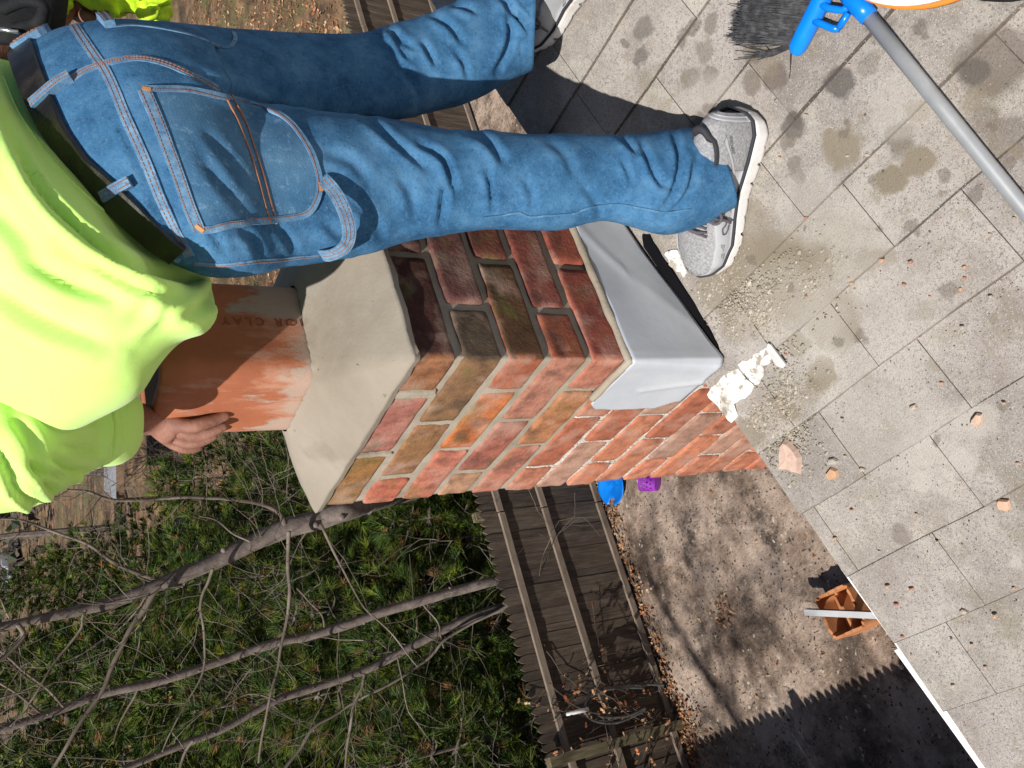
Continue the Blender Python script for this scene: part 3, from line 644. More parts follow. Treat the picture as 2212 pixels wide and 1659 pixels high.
# ================================================================== BARE TREES
M_bark = mat('bark', [(0.075, 0.058, 0.050), (0.15, 0.12, 0.105), (0.23, 0.19, 0.17)], scale=9, detail=10, rough=0.9, bump=0.006, bscale=26, nrough=0.7, spots=[((0.04, 0.03, 0.026), 16, 0.60, 0.68), ((0.30, 0.27, 0.24), 12, 0.62, 0.74)])
M_twig = mat('twig_bark', [(0.055, 0.042, 0.032), (0.12, 0.096, 0.075), (0.25, 0.21, 0.17)], scale=3, rough=0.9)
tr = random.Random(5)
def wob(pts, amp, k=5, seed=0):
    P = crom(pts, k); out = []
    for i, p in enumerate(P):
        q = Vector(p[:3]); q += Vector((noise.noise(q * 2.3 + Vector((seed, 0, 0))), noise.noise(q * 2.3 + Vector((0, seed, 9))), noise.noise(q * 2.3 + Vector((4, 7, seed))))) * amp
        out.append(q)
    return out
def twigs(mb, p0, d0, L, r, lev, rr):
    """recursive crooked twig"""
    n_ = max(4, int(L / 0.12)); p = p0.copy(); d = d0.normalized(); pts = [p.copy()]; kids = []
    for i in range(n_):
        d = (d + Vector((rr.gauss(0, .16), rr.gauss(0, .16), rr.gauss(0.02, .13)))).normalized(); p = p + d * (L / n_); pts.append(p.copy())
        if lev > 0 and i > 0 and rr.random() < 0.42: kids.append((p.copy(), d.copy(), i))
    mb.tube(pts, [max(0.0022, .72 * r * (1 - 0.75 * i / n_)) for i in range(n_ + 1)], 4 if r < 0.012 else 5, cap=False)
    for (q, dd, i) in kids:
        sd = dd.cross(Vector((rr.gauss(0, 1), rr.gauss(0, 1), rr.gauss(0, 1)))).normalized()
        twigs(mb, q, dd * 0.7 + sd * 0.8, L * rr.uniform(0.3, 0.6), r * 0.5, lev - 1, rr)
def tree(name, label, trunk, branches, base, extra_twigs=16, group=None, seed=1):
    """trunk/branches: lists of (px,py,depth,halfwidth px)"""
    rr = random.Random(seed)
    t = thing(name, label, 'tree', base, group); inv = Matrix.Translation(-Vector(base))
    def conv(lst, ws=.62): return [(*at(x, y, d), wd * ws * d / F) for x, y, d, wd in lst]
    P = crom(conv(trunk, .86), 7); mb = MB()
    pts = [Vector(p[:3]) + Vector((noise.noise(Vector(p[:3]) * 1.7), noise.noise(Vector(p[:3]) * 1.7 + Vector((5, 5, 5))), 0)) * 0.03 for p in P]
    rad = [p[3] * (1 + 0.12 * noise.noise(Vector(p[:3]) * 6)) for p in P]
    mb.tube(pts, rad, 12)
    for i in range(5, len(pts) - 3, 6):  # knots and old branch collars
        q = pts[i]; a = rr.uniform(0, 6.28); dr = Vector((math.cos(a), math.sin(a), 0.3)).normalized()
        mb.tube([q, q + dr * rad[i] * 1.0, q + dr * rad[i] * 1.35], [rad[i] * .5, rad[i] * .35, rad[i] * .2], 7)
    o = mb.build('trunk', M_bark, t, True); o.data.transform(inv)
    for b in branches:
        mb = MB(); P = crom(conv(b), 6); pts2 = [Vector(p[:3]) + Vector((noise.noise(Vector(p[:3]) * 4), noise.noise(Vector(p[:3]) * 4 + Vector((5, 5, 5))), noise.noise(Vector(p[:3]) * 4 + Vector((1, 8, 5))))) * 0.025 for p in P]
        rd = [p[3] for p in P]; mb.tube(pts2, rd, 7)
        for i in range(4, len(pts2) - 1, 2):
            if rr.random() < 0.6:
                d = (pts2[i] - pts2[i - 1]).normalized(); sd = d.cross(Vector((rr.gauss(0, 1), rr.gauss(0, 1), rr.gauss(0, 1)))).normalized()
                twigs(mb, pts2[i], d * .6 + sd, rr.uniform(0.3, 1.0), max(0.005, rd[i] * 0.35), 1, rr)
        o = mb.build('branch', M_twig if max(rd) < 0.03 else M_bark, t, True); o.data.transform(inv)
    mb = MB()
    for k in range(extra_twigs):
        i = rr.randrange(3, len(pts) - 1); d = (pts[i] - pts[i - 1]).normalized(); sd = d.cross(Vector((rr.gauss(0, 1), rr.gauss(0, 1), rr.gauss(0, 1)))).normalized()
        twigs(mb, pts[i], sd + d * .5, rr.uniform(0.7, 1.9), rr.uniform(0.007, 0.013), 2, rr)
    o = mb.build('twigs', M_twig, t); o.data.transform(inv); o['kind'] = 'stuff'
    return t
def dd(x, x0, d0, x1, d1): return d0 + (d1 - d0) * (x - x0) / (x1 - x0)
def L3(lst, f, w): return [(x, y, f(x), wd) for (x, y, wd) in lst] if w is None else [(x, y, f(x), w) for (x, y) in lst]
f1 = lambda x: dd(x, 1150, 9.4, 0, 6.7)
b1 = Vector(at(1200, 985, 11.8))
tree('bare_tree', 'thick grey bare tree that passes behind the outer corner of the chimney crown', 
     [(1200, 985, 11.8, 26), (1010, 1025, 11.0, 26), (850, 1068, 10.0, 26)] + L3([(760, 1098, 25), (690, 1122, 25), (623, 1140, 27), (560, 1169, 22), (455, 1218, 20), (350, 1260, 17), (210, 1309, 15), (70, 1344, 12), (-60, 1362, 11)], lambda x: f1(x) - .3, None),
     [L3([(615, 1135, 10), (600, 1105, 8), (540, 1085, 7), (442, 1075, 6), (330, 1078, 6), (237, 1078, 5.5), (190, 1066, 5), (150, 1057, 4), (90, 1040, 3)], lambda x: f1(x) - .35, None),
      L3([(345, 1255, 9), (320, 1240, 8), (245, 1215, 7), (196, 1180, 6), (130, 1152, 5), (70, 1131, 4), (-10, 1117, 4)], lambda x: f1(x) - .3, None),
      L3([(345, 1268, 12), (330, 1282, 11), (287, 1351, 9), (245, 1428, 8.5), (210, 1509, 8), (154, 1596, 7), (105, 1680, 6)], lambda x: f1(x) - .5, None),
      L3([(182, 1316, 6), (175, 1335, 5), (171, 1358, 4.5), (108, 1449, 4), (63, 1519, 3), (20, 1570, 2.5)], lambda x: f1(x) - .4, None),
      L3([(622, 1150, 8), (620, 1183, 7), (623, 1288, 6.5), (612, 1379, 5.5), (595, 1463, 5), (570, 1560, 4.5), (556, 1650, 4)], lambda x: f1(x) - .6, None),
      L3([(460, 1225, 6), (448, 1262, 5.5), (437, 1288, 5), (434, 1323, 5), (443, 1376, 4.5), (441, 1428, 4), (430, 1470, 3.5), (385, 1550, 3), (350, 1625, 2.5)], lambda x: f1(x) - .5, None),
      L3([(40, 1350, 9), (52, 1376, 9), (0, 1421, 8), (-60, 1460, 8)], lambda x: f1(x) - .4, None),
      L3([(540, 1172, 4), (515, 1158, 3.5), (470, 1128, 3), (430, 1118, 2.5)], lambda x: f1(x) - .5, None),
      L3([(690, 1135, 6), (715, 1180, 5), (745, 1235, 4), (778, 1300, 3), (850, 1372, 3), (900, 1440, 2)], lambda x: f1(x) - .8, None)],
     (b1.x, b1.y, GZ), 12, None, 3)
f2 = lambda x: dd(x, 1150, 9.4, 0, 6.6)
b2 = ongnd(1400, 1250); 
tree('bare_tree', 'middle of the three leaning bare trees over the picket fence, with knots along its trunk',
     [(1330, 1218, 10.9, 12), (1180, 1236, 10.1, 12)] + L3([(1073, 1253, 12), (1003, 1272, 13), (891, 1302, 12.5), (786, 1337, 11.5), (664, 1376, 11), (616, 1386, 11.5), (490, 1424, 10.5), (350, 1466, 10.5), (210, 1505, 10), (105, 1540, 9.5), (0, 1578, 10), (-70, 1600, 9)], f2, None),
     [L3([(95, 1548, 6), (60, 1515, 5), (0, 1480, 4)], f2, None), L3([(140, 1535, 5), (100, 1490, 4.5), (40, 1440, 4), (0, 1405, 4)], f2, None),
      L3([(700, 1365, 4), (690, 1320, 3), (640, 1270, 2.5)], f2, None), L3([(915, 1300, 4), (945, 1345, 3), (960, 1400, 2.5)], f2, None), L3([(300, 1480, 4), (270, 1540, 3.5), (240, 1610, 3)], f2, None)],
     (onz(1330, 1215, GZ).x, 7.6, GZ), 9, None, 9)
f3 = lambda x: dd(x, 1150, 9.55, 0, 6.2)
tree('bare_tree', 'lowest of the three leaning bare trees, forked where it rises behind the picket tips',
     [(1330, 1268, 10.8, 11), (1200, 1290, 10.1, 11)] + L3([(1098, 1309, 11), (979, 1354, 11.5), (860, 1414, 10.5), (786, 1449, 10), (664, 1491, 10), (595, 1515, 9.5), (500, 1563, 9), (420, 1596, 9.5), (350, 1627, 9), (260, 1665, 8)], f3, None),
     [L3([(1110, 1300, 5), (979, 1372, 5.5), (916, 1428, 5), (804, 1498, 5.5), (716, 1547, 5.5), (675, 1578, 6), (640, 1625, 6), (600, 1680, 6)], lambda x: f3(x) - .1, None),
      L3([(788, 1452, 6), (780, 1480, 5), (765, 1533, 5), (748, 1620, 4.5), (740, 1690, 4)], lambda x: f3(x) - .3, None),
      L3([(860, 1418, 3), (868, 1470, 2.5), (885, 1540, 2), (930, 1600, 1.6)], lambda x: f3(x) - .2, None),
      L3([(600, 1515, 4), (540, 1500, 3), (480, 1528, 2.5)], lambda x: f3(x) - .2, None), L3([(420, 1600, 5), (400, 1630, 5), (385, 1670, 4)], lambda x: f3(x) - .2, None)],
     (onz(1330, 1262, GZ).x, 7.3, GZ), 9, None, 14)

# bare saplings and brush beyond the fence
def sapling(label, x, y, h, n_, seed, spread=0.5):
    rr = random.Random(seed); t = thing('bare_sapling', label, 'sapling', (x, y, TH(x, y)), 'bare brush beyond the fence'); mb = MB()
    for k in range(n_):
        a = rr.uniform(0, 6.28); d = Vector((math.cos(a) * spread, math.sin(a) * spread, 1.0))
        twigs(mb, Vector((rr.uniform(-.15, .15), rr.uniform(-.15, .15), 0)), d, h * rr.uniform(.6, 1.1), rr.uniform(0.012, 0.028), 3, rr)
    mb.build('stems', M_twig, t); return t

# ================================================================== PINES
M_needle = mat('pine_needles', [(0.40, 0.45, 0.40), (1.0, 1.0, 1.0), (2.0, 1.75, 1.1)], scale=1.5, rough=0.6, attr=True, spec=0.18)
def pine(label, x, y, H, seed, R=1.25, dens=1.0, K=20, nw=0.0042, nl=1.0):
    rr = np.random.default_rng(seed); t = thing('pine_tree', label, 'pine', (x, y, TH(x, y)))
    mb = MB(); mb.tube([(0, 0, 0), (0.03, 0.02, H * .5), (0, 0, H)], [0.05 + H * .008, 0.035, 0.008], 7)
    tw = []
    z = H * 0.12
    while z < H:
        f_ = 1 - z / H; rad = R * (0.25 + 0.95 * f_ ** 0.75) * rr.uniform(.85, 1.1); nb = int(rr.integers(5, 8)); a0 = rr.uniform(0, 6.28)
        for k in range(nb):
            a = a0 + 2 * PI * k / nb + rr.uniform(-.25, .25); l = rad * rr.uniform(.75, 1.15); rise = rr.uniform(0.10, 0.42)
            P0 = np.array([0, 0, z]); D = np.array([math.cos(a), math.sin(a), rise]); pts = []
            for j in range(5): s = j / 4; pts.append(tuple(P0 + D * l * s + np.array([0, 0, -0.10 * l * math.sin(s * PI)])))
            mb.tube(pts, [0.014, 0.011, 0.008, 0.006, 0.004], 4, cap=False)
            for j in range(max(3, int(l * 13 * dens))):
                s = rr.uniform(0.28, 1.0); sd = np.array([-math.sin(a), math.cos(a), 0]) * rr.uniform(-1, 1) * 0.38 * l * (1.15 - s)
                q = P0 + D * l * s + sd + np.array([0, 0, rr.uniform(-.04, .12)])
                dirn = D * 0.8 + sd * 1.2 + np.array([0, 0, rr.uniform(.1, .7)]); tw.append((q, dirn / np.linalg.norm(dirn)))
            tw.append((P0 + D * l, D / np.linalg.norm(D)))
        z += rr.uniform(0.22, 0.32)
    tw.append((np.array([0, 0, H]), np.array([0, 0, 1.0])))
    inv = None
    mb.build('trunk', M_twig, t)
    # needles, vectorised: K thin blades per tuft
    n_ = len(tw); Q = np.repeat(np.array([q for q, d in tw]), K, axis=0); Dn = np.repeat(np.array([d for q, d in tw]), K, axis=0)
    rv = rr.normal(size=(n_ * K, 3)); rv -= (rv * Dn).sum(1)[:, None] * Dn; rv /= np.linalg.norm(rv, axis=1)[:, None]
    op = rr.uniform(0.15, 1.15, size=(n_ * K, 1)); nd = Dn + rv * op; nd /= np.linalg.norm(nd, axis=1)[:, None]
    ln = rr.uniform(0.085, 0.15, size=(n_ * K, 1)) * nl; st = Q + Dn * rr.uniform(-0.05, 0.03, size=(n_ * K, 1))
    wv = np.cross(nd, rr.normal(size=(n_ * K, 3))); wv /= np.linalg.norm(wv, axis=1)[:, None]; wv *= nw
    tip = st + nd * ln + np.array([0, 0, -0.012])
    V = np.empty((n_ * K * 3, 3), np.float32); V[0::3] = st - wv; V[1::3] = st + wv; V[2::3] = tip
    me = bpy.data.meshes.new('foliage'); me.vertices.add(len(V)); me.vertices.foreach_set('co', V.ravel()); nf = n_ * K
    me.loops.add(nf * 3); me.loops.foreach_set('vertex_index', np.arange(nf * 3, dtype=np.int32)); me.polygons.add(nf)
    me.polygons.foreach_set('loop_start', np.arange(0, nf * 3, 3, dtype=np.int32)); me.update(calc_edges=True)
    tone = np.repeat(rr.uniform(0, 1, size=n_), K * 3)[:, None]; hue = np.repeat(rr.uniform(0, 1, size=n_) ** 2, K * 3)[:, None]
    base = np.array([[0.040, 0.080, 0.018]]) * (0.35 + 1.15 * tone) + hue * np.array([[0.080, 0.068, 0.002]])
    dead = np.repeat(rr.random(n_) < 0.035, K * 3)[:, None]; base = np.where(dead, np.array([[0.20, 0.11, 0.05]]), base)
    ca = me.color_attributes.new('Col', 'FLOAT_COLOR', 'POINT'); arr = np.ones((len(V), 4), np.float32); arr[:, :3] = base; ca.data.foreach_set('color', arr.ravel())
    me.materials.append(M_needle); o = bpy.data.objects.new('foliage', me); link(o, t)
    return t
# ================================================================== LEAVES and BRUSH beyond the fence
M_leaf = mat('dry_leaf', [(0.8, 0.8, 0.8), (1.2, 1.2, 1.2)], scale=30, rough=0.75, attr=True)
LC = [(0.30, 0.15, 0.07), (0.22, 0.10, 0.045), (0.38, 0.22, 0.11), (0.45, 0.30, 0.17), (0.16, 0.075, 0.035), (0.36, 0.13, 0.05)]
def leaves(mb, pts, size, rr, tilt=0.6):
    for (x, y, z) in pts:
        s = size * rr.uniform(.6, 1.3); M = Matrix.Translation((x, y, z)) @ Matrix.Rotation(rr.uniform(0, 6.28), 4, 'Z') @ Matrix.Rotation(rr.gauss(0, tilt), 4, 'X') @ Matrix.Rotation(rr.gauss(0, tilt), 4, 'Y')
        c = rr.choice(LC); k = rr.uniform(.7, 1.3); cu = rr.uniform(.0, .3) * s
        pr = [(-1, 0, 0), (-.45, .42, cu), (.1, .30, 0), (.35, .55, cu), (1, 0, .2 * s), (.35, -.55, cu), (.1, -.30, 0), (-.45, -.42, cu)]
        mb.add([M @ Vector((a * s, b * s, c_)) for a, b, c_ in pr], [(0, 1, 2, 6, 7), (2, 3, 4, 5, 6)], tuple(q * k for q in c))
lr = random.Random(8)
mb = MB()
F_ = lambda x: 7.02 - (x + 1.75) * 0.80 / 15.75     # y of the fence line at x
pts = []
for i in range(800): x = lr.uniform(-1.2, 4.5); pts.append((x, F_(x) - 0.05 - abs(lr.gauss(0, 0.09)), GZ + lr.uniform(0.0, 0.05)))
for i in range(260): x = lr.gauss(-0.15, 0.2); pts.append((x, F_(x) - abs(lr.gauss(0, 0.22)), GZ + lr.uniform(0.0, 0.07)))
for i in range(420): x = lr.gauss(3.0, 0.35); pts.append((x, F_(x) - abs(lr.gauss(0.05, 0.13)), GZ + lr.uniform(0.0, 0.06)))
for i in range(60): x, y = lr.gauss(0.7, .08), lr.gauss(5.6, .08); pts.append((x, y, GZ + .01))
for i in range(90): pts.append((lr.uniform(-1, 5), lr.uniform(3, 6.8), GZ + .008))
leaves(mb, pts, 0.026, lr)
o = mb.build('fallen_leaves', M_leaf); tag(o, 'brown fallen leaves banked along the foot of the picket fence', 'leaves', kind='stuff')
mb = MB(); pts = []
for i in range(24000):
    x = lr.uniform(-4, 26); y = F_(max(-1.75, min(14, x))) + 0.3 + lr.random() ** 1.5 * 26
    pts.append((x, y, TH(x, y) + lr.uniform(0, .04)))
leaves(mb, pts, 0.055, lr, .5)
for i in range(9000):    # dry grass and thin dead stalks
    x = lr.uniform(-2, 24); y = F_(max(-1.75, min(14, x))) + 0.3 + lr.random() ** 1.4 * 20; h = lr.uniform(.12, .45); a = lr.uniform(0, 6.28); b = lr.uniform(.2, .9) * h; k = lr.uniform(.5, 1.2); w_ = 0.005
    mb.add([(x, y, GZ), (x + w_ * math.sin(a), y - w_ * math.cos(a), GZ), (x + b * math.cos(a), y + b * math.sin(a), GZ + h)], [(0, 1, 2)], (0.30 * k, 0.22 * k, 0.11 * k))
o = mb.build('leaf_litter', M_leaf); tag(o, 'orange-brown leaf litter and dry stalks on the ground beyond the fence', 'leaf litter', kind='stuff')

# vines with dead leaves at the fence joint (bottom of the picture)
mb = MB(); vr = random.Random(4)
vt = thing('dead_vine', 'dead reddish vine with curled leaves clinging to the fence post joint', 'vine', (-0.05, F_(0) - .1, GZ))
st = MB(); lv = MB(); lp = []
for k in range(16):
    x = vr.gauss(0.02, 0.16); z0 = vr.uniform(0.0, .5); p = Vector((x, vr.uniform(-.06, 0.02), z0)); pts = [p.copy()]; d = Vector((vr.gauss(0, .4), vr.gauss(-.05, .12), 1)).normalized()
    for i in range(16):
        d = (d + Vector((vr.gauss(0, .25), vr.gauss(0, .12), vr.gauss(0, .2)))).normalized(); p = p + d * 0.10; p.y = max(-0.28, min(0.03, p.y)); p.z = min(2.0, p.z); pts.append(p.copy())
        if vr.random() < .9: lp.append((p.x + vr.gauss(0, .03), p.y + vr.gauss(0, .03), p.z + vr.gauss(0, .03)))
    st.tube(pts, 0.0035, 4, cap=False)
st.build('stems', M_twig, vt); leaves(lv, lp, 0.035, vr, 1.2); lv.build('leaves', M_leaf, vt)

# ================================================================== THINGS IN THE YARD
def add_hose():
    W6 = lambda x, y, o_=0.0: ony(x, y, 6.72 + o_)
    P = [(1434, 1480), (1400, 1479), (1362, 1481), (1306, 1487), (1276, 1501), (1262, 1528), (1268, 1545), (1282, 1556), (1310, 1562), (1340, 1559), (1384, 1539), (1392, 1530), (1360, 1545), (1320, 1550), (1290, 1546), (1270, 1532), (1275, 1508), (1300, 1493), (1340, 1486), (1390, 1486)]
    t = thing('garden_hose', 'loop of dark grey hose with a white end hanging at the fence post', 'hose', tuple(W6(1330, 1520)))
    inv = Matrix.Translation(-t.location)
    mb = MB(); pts = [Vector(p) for p in crom([tuple(W6(x, y, .03 * math.sin(i))) for i, (x, y) in enumerate(P)], 6)]
    mb.tube(pts, 0.0135, 7); o = mb.build('hose_loop', mat('hose_rubber', [(0.05, 0.05, 0.05), (0.09, 0.09, 0.088)], rough=0.4), t, True); o.data.transform(inv)
    mb = MB(); mb.tube([W6(1270, 1532, -.03), W6(1248, 1537, -.03), W6(1224, 1543, -.03)], [0.022, 0.022, 0.017], 8)
    o = mb.build('hose_end', M_white, t, True); o.data.transform(inv)
add_hose()
# blue plastic sled
p = ongnd(1332, 1048); q = p
sd = thing('plastic_sled', 'cracked blue plastic disc lying in the leaves by the fence', 'sled', (p.x, p.y, GZ))
bm = bmesh.new(); R = 0.24; rows = []
for k in range(9):
    r = R * k / 8; z = 0.05 + 0.05 * (k / 8) ** 2
    rows.append([bm.verts.new((r * math.cos(a) + noise.noise(Vector((k * .3, a, 1))) * .006, r * math.sin(a), z + noise.noise(Vector((r * 9, a, 4))) * .012)) for a in np.linspace(0, 2 * PI, 41)[:-1]] if k else [bm.verts.new((0, 0, z))])
for k in range(8):
    for i in range(40):
        if k >= 5 and i in (15, 16, 17): continue      # broken notch in the rim
        if k == 0: bm.faces.new((rows[0][0], rows[1][i], rows[1][(i + 1) % 40]))
        else: bm.faces.new((rows[k][i], rows[k + 1][i], rows[k + 1][(i + 1) % 40], rows[k][(i + 1) % 40]))
o = bm_obj(bm, 'disc', mat('blue_plastic', [(0.0, 0.13, 0.55), (0.005, 0.20, 0.72)], scale=6, rough=0.35), sd, True); md = o.modifiers.new('s', 'SOLIDIFY'); md.thickness = .006; bake(o)
mb = MB(); mb.tube([(0.17, -0.1, 0.085), (0.17, -0.1, 0.115)], [0.03, 0.026], 12); mb.build('handle_knob', M_white, sd, True)
# purple basket
p = ongnd(1420, 1040)
bk = thing('plastic_basket', 'purple plastic basket with round holes tipped over on the dirt', 'basket', (p.x, p.y, GZ))
bm = bmesh.new(); rows = []; NA = 36; NK = 10
for k in range(NK + 1):
    r = 0.085 + 0.035 * k / NK; rows.append([bm.verts.new((r * math.cos(a), r * 0.8 * math.sin(a), 0.20 * k / NK)) for a in np.linspace(0, 2 * PI, NA + 1)[:-1]])
for k in range(NK):
    for i in range(NA):
        if k in (2, 4, 6, 8) and (i + (k // 2) % 2 * 1) % 3 == 0: continue
        bm.faces.new((rows[k][i], rows[k][(i + 1) % NA], rows[k + 1][(i + 1) % NA], rows[k + 1][i]))
c = bm.verts.new((0, 0, 0))
for i in range(NA): bm.faces.new((c, rows[0][(i + 1) % NA], rows[0][i]))
bm.transform(Matrix.Translation((0, 0, 0.11)) @ Matrix.Rotation(2.5, 4, 'Z') @ Matrix.Rotation(math.radians(72), 4, 'X') @ Matrix.Translation((0, 0, -0.1)))
o = bm_obj(bm, 'basket_body', mat('purple_plastic', [(0.20, 0.02, 0.32), (0.28, 0.035, 0.42)], rough=0.4), bk); md = o.modifiers.new('s', 'SOLIDIFY'); md.thickness = .005; bake(o)
# broken clay flue tile standing in the yard and a pale bar over it
M_tile = mat('tile_clay', [(0.36, 0.14, 0.05), (0.46, 0.19, 0.075), (0.52, 0.24, 0.11)], scale=5, rough=0.8, bump=.002)
p = ongnd(3350 * .553, 2375 * .553)
tl = thing('clay_tile', 'broken open clay flue tile lying in the yard under a white bar', 'flue tile', (p.x, p.y, GZ))
def shell(pts, th, H0, H1, jag):
    mb = MB(); n_ = len(pts); 
    o_ = [Vector(q) for q in pts]; c = sum(o_, Vector((0, 0))) / n_ if False else Vector((0, 0))
    vs = []; 
    for i, q in enumerate(o_):
        d = q.normalized() * th; h = H1 + jag * noise.noise(Vector((i * .7, 3, 1)))
        vs += [(q.x, q.y, H0), (q.x, q.y, h), (q.x - d.x, q.y - d.y, h), (q.x - d.x, q.y - d.y, H0)]
    fs = []
    for i in range(n_):
        a = i * 4; b = ((i + 1) % n_) * 4
        for k in range(4): fs.append((a + k, b + k, b + (k + 1) % 4, a + (k + 1) % 4))
    mb.add(vs, fs); return mb
pr = rrect(-.19, .19, -.19, .19, .05, 6, 6)
mb = shell([Vector(q) for q in pr], .026, 0.0, .24, .05); o = mb.build('tile_wall', M_tile, tl)
mb = MB(); mb.box((-.164, -.012, 0.002), (.164, .012, .18)); mb.build('cross_web', M_tile, tl)
mb = MB(); mb.add([(-.16, -.16, .012), (.16, -.16, .012), (.16, .16, .03), (-.16, .16, .03), (-.05, .0, .06)], [(0, 1, 4), (1, 2, 4), (2, 3, 4), (3, 0, 4)]); mb.build('broken_piece', M_tile, tl)
a = ongnd(1742, 1322); b = ongnd(1990, 1333)
a = Vector((a.x, a.y, GZ + .30)); a = onz(1742, 1322, GZ + .30); b = onz(1900, 1329, GZ + .30); d = (b - a).normalized(); b = b + d * .5
br = thing('metal_bar', 'pale aluminium bar lying across the broken clay tile', 'bar', tuple(a))
mb = MB(); sd_ = d.cross(Vector((0, 0, 1))).normalized(); vs = []
for q in (Vector(), b - a):
    for (u, v) in ((-.026, -.03), (.026, -.03), (.026, .03), (-.026, .03)): vs.append(q + sd_ * u + Vector((0, 0, v)))
mb.add(vs, [(3, 2, 1, 0), (4, 5, 6, 7), (0, 1, 5, 4), (1, 2, 6, 5), (2, 3, 7, 6), (3, 0, 4, 7)]); mb.build('bar_profile', mat('aluminium', [(0.62, 0.63, 0.64), (0.75, 0.76, 0.77)], rough=0.45, metal=.3, stretch=(1, 1, 1)), br)
mb = MB(); vs = []  # thin dark strip along one side of the bar
for q in (d * .004, b - a):
    for (u, v) in ((-.0275, -.024), (-.0275, .024), (-.029, .024), (-.029, -.024)): vs.append(q + sd_ * u + Vector((0, 0, v)))
mb.add(vs, [(3, 2, 1, 0), (4, 5, 6, 7), (0, 1, 5, 4), (1, 2, 6, 5), (2, 3, 7, 6), (3, 0, 4, 7)]); mb.build('dark_strip', mat('dark_strip_black', [(0.012, 0.012, 0.014), (0.02, 0.02, 0.022)], rough=.6), br)
# pine layout
def ok(x, y):
    return True
rp = random.Random(77); PL = []
for (y0, x0, x1, st_, h0, h1, nm) in [(8.45, -2.0, 5.0, 1.25, 2.5, 3.1, 'directly behind the picket fence'), (9.9, -1.6, 5.8, 1.4, 3.2, 3.8, 'in the second row behind the fence'), (11.8, -1.2, 6.3, 1.6, 3.9, 4.6, 'in the third row behind the fence'),
        (14.2, -0.6, 7.2, 1.9, 4.4, 5.2, 'in the fourth row behind the fence'), (17.5, 0.2, 7.8, 2.1, 4.8, 5.7, 'in the fifth row behind the fence'), (22, 1.2, 8.8, 2.3, 5.2, 6.3, 'in the sixth row behind the fence'), (28, 2.4, 11.0, 2.6, 5.6, 6.8, 'in the seventh row behind the fence'), (37, 4, 15.5, 2.9, 6.0, 7.4, 'at the far back of the pines')]:
    x = x0; k = 0
    while x < x1:
        hx = 1.0 if x < .34 * y0 else 0.72
        PL.append((x + rp.uniform(-.3, .3), y0 + rp.uniform(-.45, .45), rp.uniform(h0, h1) * hx, nm, k)); x += st_ * rp.uniform(.9, 1.12); k += 1
ADJ = ['bushy', 'loose', 'dense', 'slender', 'broad']; ORD = ['first', 'second', 'third', 'fourth', 'fifth', 'sixth', 'seventh', 'eighth', 'ninth', 'tenth']
for i, (x, y, H, nm, k) in enumerate(PL):
    far = y > 13
    pt = pine(f'{ADJ[i % 5]} pine {nm}, {ORD[min(k, 9)]} from the lower edge', x, y, H, 100 + i, R=1.22 + 0.06 * (i % 4) + (0.35 if far else 0) + (.3 if y > 20 else 0), dens=(1.25 if not far else 1.1 if y < 20 else .7), K=28 if not far else 15, nw=0.0042 if not far else .0085 if y < 20 else .014, nl=1.45 if not far else 1.6 if y < 20 else 1.9); pt['group'] = 'young pines beyond the fence'
for i, (x, y, h, n_) in enumerate([(-0.2, 7.7, 3.0, 2), (2.6, 7.8, 2.2, 2), (6.6, 9.2, 1.8, 5), (7.6, 11.5, 2.2, 6), (6.6, 13.5, 2.4, 6), (9.0, 9.0, 1.6, 6), (9.5, 14.5, 2.4, 7), (8.2, 17.0, 2.6, 6), (-2.0, 8.2, 3.0, 2), (12, 12, 2, 6), (10, 19, 3, 7), (12, 23, 3, 7), (14, 18, 2.4, 7), (16, 30, 3.4, 7)]):
    sapling(['grey bare sapling close behind the fence pickets', 'thin bare brush rising from the leaf litter behind the flue'][0 if y < 8.5 else 1], x, y, h, n_, 40 + i)

# a bare tree beyond the side fence, out of the picture, whose crown throws the soft branch shadows on the yard
rr = random.Random(55); t = thing('bare_tree', 'bare tree beyond the side fence that throws branch shadows on the dirt yard', 'tree', (-8.6, 3.6, GZ))
mb = MB(); mb.tube([(0, 0, 0), (.1, .05, 3), (.05, .2, 6), (.2, .1, 9), (.3, .1, 11.5)], [.12, .10, .07, .045, .015], 9); mb.build('trunk', M_bark, t)
mb = MB()
for k in range(22): a_ = rr.uniform(0, 6.28); twigs(mb, Vector((.1, .1, rr.uniform(5.5, 11))), Vector((math.cos(a_), math.sin(a_), rr.uniform(.2, .9))), rr.uniform(1.4, 2.8), .036, 3, rr)
mb.build('crown', M_twig, t)['kind'] = 'stuff'

# ================================================================== FAR THINGS (left edge of the picture)
def atg(x, y): return ongnd(x, y)
M_lumber = mat('old_lumber', [(0.10, 0.065, 0.04), (0.20, 0.13, 0.08), (0.28, 0.19, 0.12)], scale=3, rough=0.9)
M_greyroof = mat('grey_panel', [(0.24, 0.25, 0.27), (0.30, 0.31, 0.33)], scale=2, rough=0.6)
p = onterr(258, 1085, 2.1); sx, sy = p.x, p.y
sh = thing('lean_to', 'wooden lean-to with a flat grey roof behind the bare twigs under the raised sleeve', 'lean-to', (sx, sy, TH(sx, sy)))
ux = Vector((RR[0], RR[1], 0)).normalized(); uy = Vector((FW[0], FW[1], 0)).normalized()
def fr(u, v, z): return ux * u + uy * v + Vector((0, 0, z))
def obox(mb, u0, u1, v0, v1, z0, z1):
    mb.add([fr(u0, v0, z0), fr(u1, v0, z0), fr(u1, v1, z0), fr(u0, v1, z0), fr(u0, v0, z1), fr(u1, v0, z1), fr(u1, v1, z1), fr(u0, v1, z1)], [(0, 3, 2, 1), (4, 5, 6, 7), (0, 1, 5, 4), (1, 2, 6, 5), (2, 3, 7, 6), (3, 0, 4, 7)])
